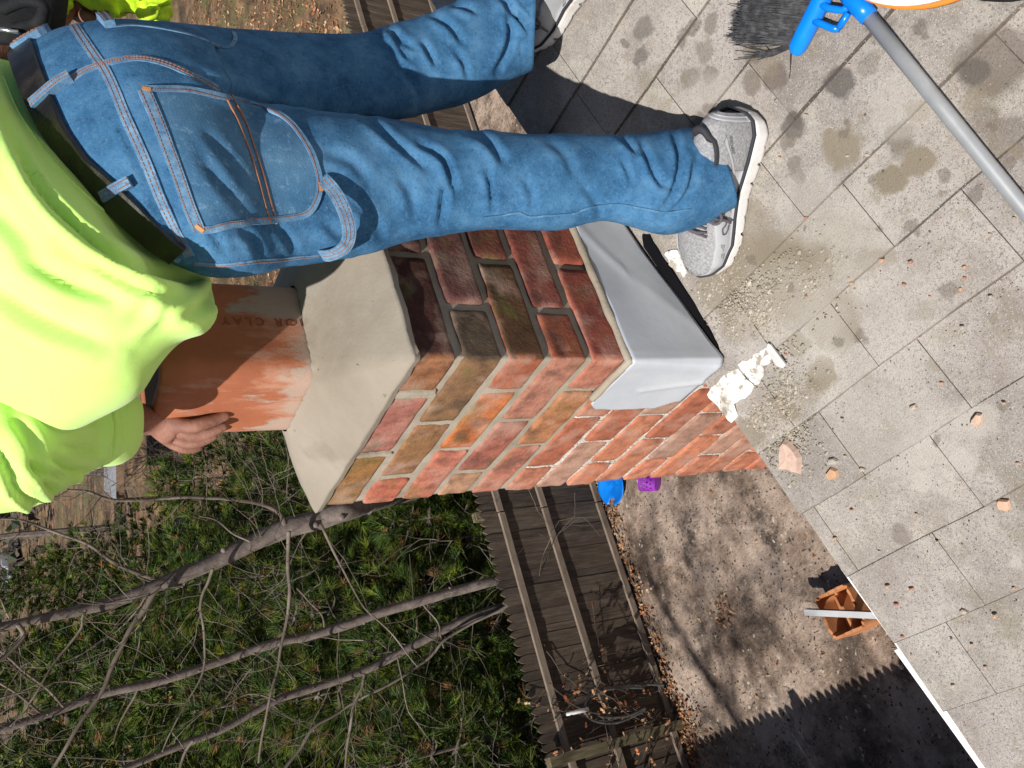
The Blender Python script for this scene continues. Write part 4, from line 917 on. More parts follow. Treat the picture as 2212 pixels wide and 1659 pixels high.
mb = MB(); obox(mb, 0, 2.4, -.1, 3.9, 2.12, 2.17); mb.build('roof', M_greyroof, sh)
mb = MB(); obox(mb, -.06, -.005, -.1, 3.9, 1.95, 2.2); obox(mb, 0.0, 2.4, -.16, -.105, 1.95, 2.2); mb.build('roof_beam', M_lumber, sh)
for (u, v) in ((0.02, 0.02), (2.3, 0.02), (0.02, 3.7), (2.3, 3.7)):
    mb = MB(); obox(mb, u, u + .1, v, v + .1, 0, 1.94); mb.build('post', M_lumber, sh)
dk = onterr(300, 1150); 
st = thing('lumber_stack', 'stack of weathered boards beside the grey-roofed lean-to', 'lumber stack', (dk.x, dk.y, TH(dk.x, dk.y)))
for k in range(9):
    mb = MB(); obox(mb, -1.0 + .03 * (k % 3), 1.1 - .07 * (k % 4), (k % 3) * .35, (k % 3) * .35 + .28, .12 * (k // 3), .12 * (k // 3) + .09); mb.build('board', M_lumber, st)
# planks on the ground at the top of the picture
p = onz(412, 25, GZ)
pk_ = thing('plank_path', 'two wide grey planks lying in the dry leaves beyond the black pouch', 'planks', (p.x, p.y, GZ))
M_plank = mat('grey_plank', [(0.20, 0.17, 0.14), (0.30, 0.26, 0.22)], scale=1.5, rough=.9)
for k in range(2):
    mb = MB(); obox(mb, -3.0, 2.5, -.42 + k * .45, -.02 + k * .45, .05, .13); mb.build('plank', M_plank, pk_)
# parked car, far
p = onz(52, 1205, GZ)
def far_car(label, px, py, col, sc_, rot, dist):
    q = onterr(px, py)
    t = thing('parked_car', label, 'car', (q.x, q.y, TH(q.x, q.y))); t.rotation_euler.z = rot
    body = MB(); prof = [(-2.2, .35), (-2.25, .75), (-2.1, .95), (-1.5, 1.0), (-.9, 1.42), (.6, 1.45), (1.15, 1.0), (2.0, .88), (2.25, .65), (2.2, .35)]
    for (a, b_) in ((0, 0),):
        m = len(prof); L_ = [(x, -.85 if z < 1.1 else -.66, z) for x, z in prof]; R_ = [(x, .85 if z < 1.1 else .66, z) for x, z in prof]
        body.add(L_ + R_, [tuple(range(m)), tuple(range(2 * m - 1, m - 1, -1))] + [(i, m + i, m + (i + 1) % m, (i + 1) % m) for i in range(m)])
    o = body.build('body', mat('car_paint', [col, col], rough=.25, metal=.4), t); md = o.modifiers.new('b', 'BEVEL'); md.width = .06; md.segments = 2; bake(o)
    gl = MB()
    for s in (-1, 1): gl.add([(-1.25, s * .80, 1.05), (-.85, s * .675, 1.36), (.5, s * .675, 1.38), (.95, s * .80, 1.05)], [(0, 1, 2, 3)])
    gl.add([(-1.47, -.6, 1.035), (-1.47, .6, 1.035), (-.95, .55, 1.41), (-.95, -.55, 1.41)], [(0, 1, 2, 3)]); gl.add([(1.12, -.6, 1.045), (1.12, .6, 1.045), (.68, .55, 1.42), (.68, -.55, 1.42)], [(0, 1, 2, 3)])
    gl.build('window', mat('car_glass', [(.02, .025, .03), (.03, .03, .035)], rough=.1), t)
    for x in (-1.35, 1.4):
        for s in (-1, 1):
            wm = MB(); wm.tube([(x, s * .70, .33), (x, s * .88, .33)], .33, 16); wh = wm.build('wheel', mat('tyre', [(.02, .02, .02), (.03, .03, .03)], rough=.8), t)
            wm = MB(); wm.tube([(x, s * .80, .33), (x, s * .89, .33)], .19, 12); wm.build('rim', M_white, wh)
    t.scale = (sc_,) * 3
    return t
far_car('silver car parked far off behind the twigs at the left edge', 46, 1215, (.55, .57, .60), 1.0, 0.5, 46)
far_car('dark car parked beside the silver one far off at the left edge', 40, 1262, (.05, .055, .07), 1.0, 0.5, 44)
# far shed / fence strip and distant trees that close the view
for i in range(26):
    a = -0.55 + i * 0.075; dist = 40 + 9 * ((i * 7) % 5) / 4
    ang = math.atan2(FW[1], FW[0]) + 0.75 - i * 0.06
    x, y = C[0] + math.cos(ang) * dist, C[1] + math.sin(ang) * dist
    rr = random.Random(300 + i); t = thing('distant_tree', ['bare grey tree far off at the edge of the lots', 'brown bare tree far off beyond the lean-to'][i % 2], 'tree', (x, y, TH(x, y)), 'distant bare trees')
    mb = MB(); H = rr.uniform(7, 10); mb.tube([(0, 0, 0), (0.1, 0, H * .5), (0, 0.2, H)], [.18, .12, .03], 6); mb.build('trunk', M_bark, t)
    mb = MB()
    for k in range(9): a_ = rr.uniform(0, 6.28); twigs(mb, Vector((0, 0, rr.uniform(.2, .9) * H)), Vector((math.cos(a_), math.sin(a_), .7)), rr.uniform(1.5, 3.2), .05, 2, rr)
    mb.build('crown', M_twig, t)['kind'] = 'stuff'

# far woods that close the view: one mass
fw = MB(); fr_ = random.Random(9)
for k in range(16000):
    ang = fr_.uniform(-0.1, 2.3); dist = fr_.uniform(62, 150); x, y = math.cos(ang) * dist, math.sin(ang) * dist; h = fr_.random() ** .8 * 9; s = fr_.uniform(.18, .6); z = TH(x, y) + h
    a = Vector((fr_.gauss(0, 1), fr_.gauss(0, 1), fr_.gauss(0, 1))).normalized(); b = a.orthogonal().normalized(); c = a.cross(b); kk = fr_.uniform(.5, 1.3); col = fr_.choice([(.035, .055, .022), (.06, .055, .035), (.09, .07, .05), (.03, .05, .02)])
    p = Vector((x, y, z)); fw.add([p + b * s, p + c * s * .7 + a * .3 * s, p - b * s * .8, p - c * s, p + a * s * .6], [(0, 1, 4), (1, 2, 4), (2, 3, 4), (3, 0, 4)], tuple(q * kk for q in col))
o = fw.build('distant_woods', M_leaf); tag(o, 'dark mixed woods on the rise far behind the yards', 'woods', kind='stuff')

# ================================================================== PERSON
person = thing('person', 'worker in neon yellow shirt, blue jeans and black belt leaning over the chimney flue', 'person', (0.35, -0.2, roofz(0.35)))
pinv = Matrix.Translation(-person.location)
def pp(o, parent=None): o.data.transform(pinv); return o
def V3(x, y, d): return np.array(at(x, y, d))
def ring(pA, pB, dep, ratio=0.8, near=(0, 0), ddep=0.0, n=40, pw=2.3, depB=None):
    """superellipse ring: pA,pB = outline points (px), near = px shift of the point nearest the camera"""
    dB = dep if depB is None else depB
    a3 = V3(*pA, dep); b3 = V3(*pB, dB); c = (a3 + b3) / 2; A = (b3 - a3) / 2
    mid = ((pA[0] + pB[0]) / 2 + near[0], (pA[1] + pB[1]) / 2 + near[1]); hd_ = np.linalg.norm(A) * ratio
    nb = V3(*mid, (dep + dB) / 2 - hd_ + ddep); B = nb - c
    out = []
    for k in range(n):
        t = 2 * PI * k / n; ct, st_ = math.cos(t), math.sin(t)
        out.append(c + A * math.copysign(abs(ct) ** (2 / pw), ct) + B * math.copysign(abs(st_) ** (2 / pw), st_))
    return np.array(out)
def loftm(mb, rings, k=5, cap=True):
    R = crom([r.ravel() for r in rings], k); n_ = len(R[0]) // 3; vs = []; fs = []
    for r in R: vs += [tuple(q) for q in r.reshape(-1, 3)]
    for i in range(len(R) - 1):
        for j in range(n_): fs.append((i * n_ + j, i * n_ + (j + 1) % n_, (i + 1) * n_ + (j + 1) % n_, (i + 1) * n_ + j))
    if cap: fs.append(tuple(range(n_ - 1, -1, -1))); m = (len(R) - 1) * n_; fs.append(tuple(m + j for j in range(n_)))
    mb.add(vs, fs)
def vox(o, size, smooth=8):
    md = o.modifiers.new('r', 'REMESH'); md.mode = 'VOXEL'; md.voxel_size = size; md.use_smooth_shade = True
    md = o.modifiers.new('s', 'SMOOTH'); md.factor = 0.5; md.iterations = smooth; bake(o)
def co_of(me): a = np.empty(len(me.vertices) * 3); me.vertices.foreach_get('co', a); return a.reshape(-1, 3)
def no_of(me):
    me.update(); a = np.empty(len(me.vertices) * 3); me.vertices.foreach_get('normal', a); return a.reshape(-1, 3)
def folds(me, strokes, noise_amp=0.0, nscale=9, seed=0, both=True):
    """press / raise folds along strokes drawn on the side that faces the camera; strokes = (pts px, half width px, depth m)"""
    P = co_of(me); N = no_of(me); q = P - C; w_ = q @ FW; X = CX + F * (q @ DD) / w_; Y = CY - F * (q @ RR) / w_; facing = ((q * N).sum(1) < 0)
    disp = np.zeros(len(P))
    for (pts, hw, dep) in strokes:
        pts = [p[:2] for p in crom([tuple(map(float, p)) for p in pts], 5)]; best = np.full(len(P), 1e9); tt = np.zeros(len(P))
        tot = len(pts) - 1
        for i in range(tot):
            a = np.array(pts[i]); b = np.array(pts[i + 1]); ab = b - a; L2 = (ab @ ab) + 1e-9
            t = np.clip(((X - a[0]) * ab[0] + (Y - a[1]) * ab[1]) / L2, 0, 1); dx = X - (a[0] + t * ab[0]); dy = Y - (a[1] + t * ab[1]); d = np.hypot(dx, dy)
            m = d < best; best[m] = d[m]; tt[m] = (i + t[m]) / tot
            # side of the stroke
            if i == 0: side = np.zeros(len(P))
            s_ = np.sign(ab[0] * dy - ab[1] * dx); side[m] = s_[m]
        fade = np.sin(np.clip(tt, 0.02, 0.98) * PI) ** 0.5
        sd = best * side / hw
        prof = -np.exp(-sd ** 2) + 0.75 * np.exp(-(sd - 1.7) ** 2 / 1.2) + 0.35 * np.exp(-(sd + 1.8) ** 2 / 1.2)
        disp += np.where(facing & (best < hw * 5), prof * dep * fade, 0)
    if noise_amp:
        disp += np.array([noise.noise(Vector(p) * nscale + Vector((seed, 0, 0))) * noise_amp + noise.noise(Vector(p) * nscale * 2.7 + Vector((seed, 3, 0))) * noise_amp * 0.4 for p in P])
    P = P + N * disp[:, None]; me.vertices.foreach_set('co', P.ravel()); me.update()
class Drape:
    def __init__(s, o):
        me = o.data; s.b = BVHTree.FromPolygons([v.co.copy() for v in me.vertices], [tuple(p.vertices) for p in me.polygons]); s.me = me
    def hit(s, x, y):
        D = Vector(ray(x, y)); h = s.b.ray_cast(Vector(C), D)
        return (h[0], h[1]) if h[0] is not None else None
    def line(s, pts, k=6, smooth=2):
        P = []; N = []
        for p in crom([tuple(map(float, q)) for q in pts], k):
            h = s.hit(p[0], p[1])
            if h: P.append(h[0]); N.append(h[1])
        for _ in range(smooth + 2): N = [(N[max(i - 1, 0)] + N[i] + N[min(i + 1, len(N) - 1)]).normalized() for i in range(len(N))]
        for _ in range(smooth): P = [P[0]] + [(P[i - 1] + P[i] * 2 + P[i + 1]) / 4 for i in range(1, len(P) - 1)] + [P[-1]] if len(P) > 2 else P
        return P, N
dn = lambda x: 1.10 + (x - 350) * 0.000264
df = lambda x: float(np.interp(x, [330, 400, 700, 900, 1000, 1100, 1150], [1.17, 1.235, 1.395, 1.49, 1.535, 1.575, 1.59]))
# ---- jeans
mb = MB()
loftm(mb, [ring((385, 548), (32, 108), 1.10, .74, (-26, 58)), ring((425, 573), (80, 78), 1.10, .74, (-22, 50)), ring((470, 588), (160, 52), 1.105, .74, (-14, 40)), ring((535, 590), (250, 40), 1.11, .72, (-5, 25)), ring((590, 583), (360, 46), 1.13, .66, (0, 12)), ring((640, 560), (450, 70), 1.15, .55)], 6)
NL = [((545, 588), (380, 225)), ((620, 580), (540, 222)), ((715, 565), (680, 238)), ((800, 547), (790, 249)), ((880, 522), (880, 261)), ((960, 506), (960, 279)), ((1050, 496), (1050, 285)), ((1130, 498), (1130, 289)), ((1210, 498), (1206, 288)),
      ((1300, 476), (1300, 293)), ((1375, 494), (1375, 291)), ((1440, 507), (1438, 283)), ((1515, 488), (1490, 276)), ((1556, 468), (1512, 279)), ((1578, 452), (1524, 285))]
loftm(mb, [ring(a, b, dn((a[0] + b[0]) / 2), .88 if i < 5 else .95, (0, 0) if i < 12 else (4 + 8 * (i - 12), -4 * (i - 11))) for i, (a, b) in enumerate(NL)], 6)
FL = [((530, 270), (330, 46)), ((600, 262), (470, 58)), ((700, 262), (660, 70)), ((790, 262), (780, 71)), ((860, 257), (850, 52)), ((925, 243), (915, 33)), ((990, 228), (965, 10)), ((1045, 205), (1020, -12)), ((1090, 180), (1065, -30)), ((1125, 164), (1110, -48)), ((1147, 152), (1150, -62))]
loftm(mb, [ring(a, b, df((a[0] + b[0]) / 2), .9) for i, (a, b) in enumerate(FL)], 6)
M_denim = mat('denim', [(0.027, 0.094, 0.200), (0.048, 0.150, 0.295), (0.088, 0.220, 0.39)], scale=16, detail=10, rough=0.92, bump=0.0009, bscale=420, nrough=0.72, stops=[0.36, 0.5, 0.66], attr=False, spec=0.12,
              spots=[((0.10, 0.235, 0.38), 240, 0.54, 0.74), ((0.016, 0.060, 0.14), 160, 0.56, 0.74), ((0.085, 0.205, 0.345), 22, 0.54, 0.72)])
M_denl = mat('denim_light', [(0.075, 0.17, 0.30), (0.13, 0.25, 0.39), (0.20, 0.33, 0.48)], scale=60, detail=8, rough=0.92, bump=0.0008, bscale=420, spec=0.15, spots=[((0.06, 0.14, 0.28), 170, 0.52, 0.70)])
M_denp = mat('denim_pocket', [(0.036, 0.112, 0.225), (0.062, 0.165, 0.295), (0.10, 0.22, 0.36)], scale=14, detail=10, rough=0.92, bump=0.0009, bscale=420, nrough=0.7, spec=0.15, spots=[((0.17, 0.31, 0.48), 110, 0.54, 0.72)])
M_stitch = mat('orange_thread', [(0.30, 0.12, 0.06), (0.40, 0.17, 0.09)], scale=200, rough=0.8)
jeans = mb.build('jeans', M_denim, person, True)
vox(jeans, 0.0055, 9)
STR = [([(785, 250), (815, 275), (839, 297), (874, 325), (926, 367)], 9, .0085), ([(905, 312), (940, 330), (961, 350), (975, 385), (986, 420)], 8, .010), ([(1052, 365), (1063, 413), (1066, 460)], 7, .007),
       ([(965, 400), (955, 440), (952, 490)], 8, .008), ([(1010, 285), (1040, 300), (1065, 320), (1090, 352)], 10, .010), ([(860, 380), (890, 420), (900, 480)], 12, .005), ([(700, 330), (760, 350), (800, 400)], 14, .005),
       ([(1335, 292), (1360, 315), (1378, 332)], 7, .007), ([(1385, 308), (1402, 345), (1420, 385), (1440, 405)], 8, .009), ([(1344, 345), (1356, 370), (1364, 398)], 6, .006), ([(1455, 285), (1470, 335), (1465, 385), (1445, 435), (1420, 460)], 8, .011),
       ([(1512, 330), (1500, 370), (1488, 415), (1450, 458), (1420, 475)], 8, .009), ([(1260, 400), (1290, 440), (1300, 470)], 10, .005), ([(1180, 300), (1220, 330), (1240, 380)], 11, .004), ([(1130, 380), (1150, 420), (1150, 460)], 9, .004),
       ([(839, 62), (862, 85), (888, 104)], 8, .010), ([(850, 85), (866, 108), (884, 128)], 7, .008), ([(912, 90), (926, 115), (942, 140)], 7, .008), ([(930, 30), (970, 55), (1000, 92)], 8, .008), ([(1085, -5), (1112, 30), (1150, 68)], 9, .012), ([(1092, 25), (1104, 65), (1095, 110), (1072, 155)], 8, .012),
       ([(975, 10), (1000, 15), (1030, 25)], 8, .009), ([(985, 110), (1004, 140), (1010, 165)], 7, .006), ([(860, 140), (900, 190), (905, 235)], 10, .008), ([(470, 120), (560, 180), (640, 215)], 14, .006), ([(420, 160), (520, 215), (640, 245)], 10, .010),
       ([(440, 285), (485, 338), (525, 395)], 10, .006), ([(434, 347), (485, 409), (545, 482)], 10, .007), ([(457, 500), (470, 520), (485, 545)], 9, .006), ([(520, 495), (545, 520), (565, 560)], 10, .007), ([(600, 490), (620, 515), (640, 545)], 9, .006),
       ([(330, 420), (350, 470), (395, 530)], 9, .004), ([(250, 250), (290, 330), (330, 420)], 8, .003), ([(760, 430), (800, 470), (830, 520)], 12, .005), ([(700, 480), (735, 510), (780, 540)], 12, .005)]
STR = [(a, b, c * .82) for a, b, c in STR]
folds(jeans.data, STR, 0.0028, 8, 1)
pp(jeans)
dj = None
class DJ(Drape): pass
tmp = jeans.data.copy(); tmp.transform(pinv.inverted()); 
class _O: data = tmp
DR = Drape(_O)
def band(name, pts, wid, m, parent=jeans, h=.0014, k=8, stitch=None, sm=2):
    P, N = DR.line(pts, k, sm)
    if len(P) < 3: return None
    mb = MB(); mb.ribbon(P, N, wid, h=h); o = pp(mb.build(name, m, parent, True))
    o.data.polygons.foreach_set('use_smooth', [False] * len(o.data.polygons))
    if stitch:
        sb = MB()
        for s_ in stitch:
            pts2 = []
            for i in range(len(P)):
                t = (P[min(i + 1, len(P) - 1)] - P[max(i - 1, 0)]).normalized(); sd = t.cross(N[i]).normalized(); pts2.append(P[i] + sd * s_ * wid * .5 + N[i] * (h + .0004))
            # broken into stitches
            acc = 0; cur = [pts2[0]]; 
            for i in range(1, len(pts2)):
                seg = pts2[i] - pts2[i - 1]; n_ = max(1, int(seg.length / .0045))
                for j in range(n_):
                    a = pts2[i - 1] + seg * (j / n_); b = pts2[i - 1] + seg * ((j + .72) / n_); sb.tube([a, b], .00062, 4, cap=False)
        pp(sb.build('stitching', M_stitch, o))
    return o
# yoke, seat seam, pocket, side seam
band('yoke_seam', [(157, 52), (190, 100), (212, 132), (226, 150), (248, 195), (270, 250), (315, 350), (350, 437), (385, 507), (410, 553)], .0125, M_denl, stitch=(-.45, .45))
band('seat_seam', [(157, 171), (180, 155), (210, 143), (250, 132), (301, 126), (364, 140), (437, 175), (500, 212), (560, 235)], .011, M_denl, stitch=(-.4, .4))
band('side_seam', [(420, 568), (480, 572), (540, 566), (600, 562), (640, 556), (690, 552)], .006, M_denl, stitch=(.3,))
band('side_seam', [(1045, 469), (1077, 466), (1119, 459), (1143, 468), (1182, 465), (1238, 461), (1269, 449), (1329, 441), (1385, 450), (1438, 459), (1490, 452)], .0032, M_denp, h=.002)
band('far_pocket_edge', [(245, 58), (290, 55), (350, 62), (410, 75), (455, 92), (490, 104), (508, 88), (505, 70)], .006, M_denl)
# pocket patch
poly = [(304, 192), (340, 191), (390, 191), (440, 197), (480, 205), (520, 213), (559, 225), (590, 237), (616, 250), (640, 272), (661, 301), (678, 330), (689, 361), (695, 390), (694, 417), (686, 442), (672, 463), (645, 474), (610, 480), (570, 485), (542, 487), (500, 493), (465, 500), (426, 504), (405, 460), (385, 405), (361, 338), (335, 270)]
def inpoly(x, y):
    c = False; j = len(poly) - 1
    for i in range(len(poly)):
        xi, yi = poly[i]; xj, yj = poly[j]
        if (yi > y) != (yj > y) and x < (xj - xi) * (y - yi) / (yj - yi) + xi: c = not c
        j = i
    return c
mb = MB(); cxp = sum(p[0] for p in poly) / len(poly); cyp = sum(p[1] for p in poly) / len(poly); PO = crom([tuple(map(float, p)) for p in poly] + [tuple(map(float, poly[0]))], 3)[:-1]; NRR = 26; rows = []
for k in range(NRR + 2):
    t = max(0, 1 - k / NRR) if k <= NRR else 0
    row = []
    for p in PO:
        kk = k if k > 0 else 0; t = 1 - min(kk, NRR - 1) / NRR if k > 0 else 1.0
        x, y = cxp + (p[0] - cxp) * t, cyp + (p[1] - cyp) * t; h = DR.hit(x, y)
        if h is None: h = DR.hit(cxp + (p[0] - cxp) * t * .97, cyp + (p[1] - cyp) * t * .97)
        row.append(h[0] + h[1] * (-0.003 if k == 0 else 0.0026))
    rows.append(row)
n_ = len(PO); vs = [q for r in rows for q in r]; fs = [(i * n_ + j, i * n_ + (j + 1) % n_, (i + 1) * n_ + (j + 1) % n_, (i + 1) * n_ + j) for i in range(len(rows) - 1) for j in range(n_)]
fs.append(tuple((len(rows) - 1) * n_ + j for j in range(n_)))
mb.add(vs, fs); pk_o = pp(mb.build('back_pocket', M_denp, jeans, True))
sm_ = pk_o.modifiers.new('s', 'SMOOTH'); sm_.factor = .5; sm_.iterations = 4; bake(pk_o)
def inset(pts, d):
    out = []
    for (x, y) in pts:
        v = np.array([cxp - x, cyp - y]); v = v / np.linalg.norm(v) * d; out.append((x + v[0], y + v[1]))
    return out
hp = .0042
band('pocket_hem', inset(poly[26 - 2:] + [poly[0]], 0)[0:0] + [(431, 497), (412, 455), (392, 400), (368, 335), (341, 265), (312, 198)], .0145, M_denl, pk_o, h=hp, stitch=(-.62, .62))
band('pocket_edge', inset(poly[0:24], 7), .0085, M_denl, pk_o, h=hp, stitch=(.55,))
for off in (0, 14):
    band('pocket_stitching', [(483 + off, 207), (510 + off, 262), (532 + off, 320), (552 + off, 380), (568 + off, 440), (580 + off, 484)], .0016, M_stitch, pk_o, h=hp + .0002)
for (a, b) in (((308, 196), (326, 199)), ((424, 487), (441, 500)), ((689, 396), (692, 414))):
    band('rivet_stitch', [a, ((a[0] + b[0]) / 2, (a[1] + b[1]) / 2), b], .0045, mat('bar_tack', [(0.45, 0.19, 0.05), (0.55, 0.25, 0.08)], rough=.7), pk_o, h=hp + .0012)
# hammer loop standing off the leg
P, N = DR.line([(693, 383), (712, 410), (728, 450), (735, 490), (728, 520), (708, 540), (690, 550)], 6)
nav = sum(N, Vector()).normalized()
for i in range(len(P)):
    t = i / (len(P) - 1); P[i] = P[i] + nav * (.003 + .026 * math.sin(PI * t) ** .7)
mb = MB(); mb.ribbon(P, [nav] * len(P), .018, h=.0018); hlo = pp(mb.build('hammer_loop', M_denl, jeans))
sb = MB()
for s_ in (-.6, 0, .6):
    for i in range(1, len(P) - 1):
        t = (P[i + 1] - P[i - 1]).normalized(); q = P[i] + t.cross(nav).normalized() * s_ * .009 + nav * .0022; sb.tube([q - t * .0016, q + t * .0016], .0005, 4, cap=False)
pp(sb.build('stitching', M_stitch, hlo))
# open hems round the ankles
def hem(Ra, Rb, k0, ext, name):
    mb = MB(); rows = []
    for (t, sc_) in ((k0, 1.012), (1.0, 1.02), (1.0 + ext, 1.03), (1.0 + ext, .985), (1.0, .97), (k0, .95)):
        r = Ra + (Rb - Ra) * t; c = r.mean(0); rows.append(c + (r - c) * sc_)
    n_ = len(Ra); vs = [tuple(q) for r in rows for q in r]
    mb.add(vs, [(i * n_ + j, i * n_ + (j + 1) % n_, (i + 1) * n_ + (j + 1) % n_, (i + 1) * n_ + j) for i in range(len(rows) - 1) for j in range(n_)])
    return pp(mb.build(name, M_denim, jeans, True))
RN_ = [ring(a, b, dn((a[0] + b[0]) / 2), .95, (4 + 8 * (i), -4 * (i + 1))) for i, (a, b) in enumerate(NL[12:15])]
hem(ring((1534, 479), (1498, 278), dn(1516), .95, (8, -6)), ring((1582, 450), (1524, 285), dn(1553), .95, (16, -10)), .15, .08, 'hem')
hem(ring(*FL[-2], df(1118), .9), ring((1147, 152), (1150, -62), df(1149), .9), .1, .25, 'hem')
# ---- belt and loops
belt_pts = [(42, 96), (52, 128), (68, 172), (92, 228), (122, 288), (158, 342), (200, 388), (245, 430), (292, 475), (340, 520), (385, 552)]
P, N = DR.line(belt_pts, 8, 3)
# closed belt band following the waist
mb = MB(); mb.ribbon(P, N, .036, h=.0045)
M_belt = mat('black_leather', [(0.006, 0.005, 0.0045), (0.012, 0.010, 0.008), (0.04, 0.032, 0.024)], scale=22, rough=0.36, bump=0.0007, bscale=90, stops=[.4, .56, .72], spec=.6)
belt = pp(mb.build('belt', M_belt, person))
md = belt.modifiers.new('b', 'BEVEL'); md.width = .001; bake(belt)
band('waistband_edge', [(24, 112), (40, 158), (68, 226), (100, 300), (140, 352), (180, 396), (235, 447), (290, 496), (340, 536), (390, 562)], .006, M_denl, jeans, h=.004)
for lp in ([(24, 116), (60, 92), (108, 66)], [(74, 232), (105, 205), (130, 185), (157, 170)], [(229, 425), (258, 408), (284, 394)], [(205, 36), (222, 42), (240, 60)]):
    band('belt_loop', lp, .0125, M_denl, jeans, h=.009, k=6, stitch=(-.5, .5), sm=1)
# ---- shirt
mb = MB()
SH = [ring((418, 592), (2, 132), 1.105, .76, (-34, 62)), ring((452, 622), (-45, 124), 1.10, .78, (-32, 58)), ring((466, 668), (-90, 140), 1.095, .80, (-24, 46)), ring((440, 708), (-130, 170), 1.085, .80, (-12, 34)), ring((385, 732), (-185, 210), 1.08, .80), ring((335, 785), (-240, 255), 1.075, .78), ring((290, 850), (-300, 300), 1.08, .78), ring((200, 900), (-380, 350), 1.08, .72), ring((60, 960), (-470, 430), 1.09, .6), ring((-120, 960), (-520, 540), 1.1, .48), ring((-280, 890), (-590, 590), 1.09, .5), ring((-420, 800), (-560, 620), 1.07, .6), ring((-470, 770), (-560, 640), 1.065, .7)]
loftm(mb, SH, 6)
M_shirt = mat('neon_fabric', [(0.58, 0.95, 0.20), (0.64, 0.98, 0.27)], scale=8, rough=0.85, bump=0.0004, bscale=500, spec=0.2, sheen=0.2)
shirt = mb.build('shirt', M_shirt, person, True); vox(shirt, 0.0065, 8)
SS = [([(40, 180), (110, 330), (200, 440), (320, 520), (420, 575)], 16, -.008), ([(10, 250), (80, 395), (180, 500), (300, 575), (410, 605)], 13, .018), ([(475, 610), (440, 660), (400, 690)], 14, .008), ([(350, 640), (330, 690), (290, 720)], 14, -.006),
      ([(-40, 600), (90, 690), (230, 740)], 24, .014), ([(200, 560), (300, 620), (400, 640)], 14, .009), ([(60, 560), (150, 610), (250, 640)], 16, .008), ([(-60, 420), (20, 480), (90, 560)], 24, .006)]
folds(shirt.data, SS, 0.006, 3.6, 4)
pp(shirt)
# hem line and tail
tmp2 = shirt.data.copy(); tmp2.transform(pinv.inverted())
class _O2: data = tmp2
DR2 = Drape(_O2)
for (nm_, ln_, wd_) in (('hem_seam', [(8, 165), (35, 232), (78, 300), (130, 365), (190, 425), (260, 482), (340, 535), (400, 570)], .003),):
    P, N = DR2.line(ln_, 7, 3)
    if len(P) > 4: mb = MB(); mb.ribbon(P, N, wd_, h=.0012); pp(mb.build(nm_, M_shirt, shirt, True))
# sleeve (its own loft, blended at the shoulder)
mb = MB()
SL = [ring((-400, 840), (-300, 600), 1.06, .7), ring((-290, 960), (-170, 700), 1.03, .75), ring((-170, 1040), (-60, 780), 1.02, .8), ring((-60, 1105), (20, 835), 1.02, .85), ring((40, 1102), (95, 850), 1.04, .86), ring((110, 1078), (150, 856), 1.08, .86), ring((175, 1032), (200, 852), 1.125, .86), ring((222, 1005), (228, 862), 1.165, .86), ring((236, 1004), (240, 858), 1.18, .93), ring((262, 1000), (265, 850), 1.20, .95), ring((285, 985), (292, 858), 1.225, .93, (10, 0)), ring((294, 966), (297, 868), 1.235, .8, (10, 0))]
loftm(mb, SL, 6)
sleeve = mb.build('sleeve', M_shirt, person, True); vox(sleeve, 0.005, 6)
folds(sleeve.data, [([(75, 1015), (95, 1040), (125, 1070)], 9, .010), ([(110, 990), (150, 1015), (190, 1020)], 9, .009), ([(20, 1050), (60, 1080), (90, 1095)], 9, .009), ([(130, 960), (170, 968), (215, 972)], 7, .005), ([(226, 856), (230, 900), (233, 950), (228, 1000)], 6, .017), ([(255, 856), (268, 905), (270, 950), (258, 998)], 5, .005),
                    ([(30, 900), (70, 960), (80, 1020)], 14, .008), ([(110, 880), (160, 900), (210, 905)], 10, .005), ([(60, 1000), (90, 1020), (130, 1030)], 8, .008), ([(-10, 960), (20, 1020), (40, 1060)], 12, .010)], 0.0035, 10, 6)
pp(sleeve)
def shell_rings(Rs, name, m, par, out=1.04, inn=.93):
    rows = [r.mean(0) + (r - r.mean(0)) * (out + .012 * math.sin(i * 2.1)) for i, r in enumerate(Rs)]; rows += [r.mean(0) + (r - r.mean(0)) * inn for r in Rs[::-1]]
    R = [q.reshape(-1, 3) for q in crom([r.ravel() for r in rows], 3)]; n_ = len(Rs[0]); mb = MB()
    mb.add([tuple(q) for r in R for q in r], [(i * n_ + j, i * n_ + (j + 1) % n_, (i + 1) * n_ + (j + 1) % n_, (i + 1) * n_ + j) for i in range(len(R) - 1) for j in range(n_)])
    return pp(mb.build(name, m, par, True))
shell_rings([SL[-5], SL[-4], SL[-3], SL[-2], ring((298, 965), (301, 866), 1.24, .85, (10, 0))], 'cuff', M_shirt, sleeve)
# ---- body: one skinned figure
M_skin = mat('skin', [(0.18, 0.078, 0.054), (0.26, 0.12, 0.086), (0.34, 0.175, 0.13)], scale=30, rough=0.6, bump=0.0016, bscale=150, spec=.4)
VS = []; ES = []; RD = []
def nv(p, r, par=None):
    VS.append(tuple(p)); RD.append(r)
    if par is not None: ES.append((par, len(VS) - 1))
    return len(VS) - 1
pel = nv(V3(380, 330, 1.115), .085)
sp1 = nv(V3(240, 400, 1.09), .095, pel); sp2 = nv(V3(90, 500, 1.08), .10, sp1); sp3 = nv(V3(-110, 580, 1.07), .11, sp2); sp4 = nv(V3(-330, 650, 1.06), .095, sp3)
nk = nv(V3(-480, 690, 1.06), .052, sp4); hd0 = nv(V3(-590, 730, 1.06), .075, nk); hd1 = nv(V3(-720, 770, 1.06), .088, hd0); hd2 = nv(V3(-830, 790, 1.06), .06, hd1)
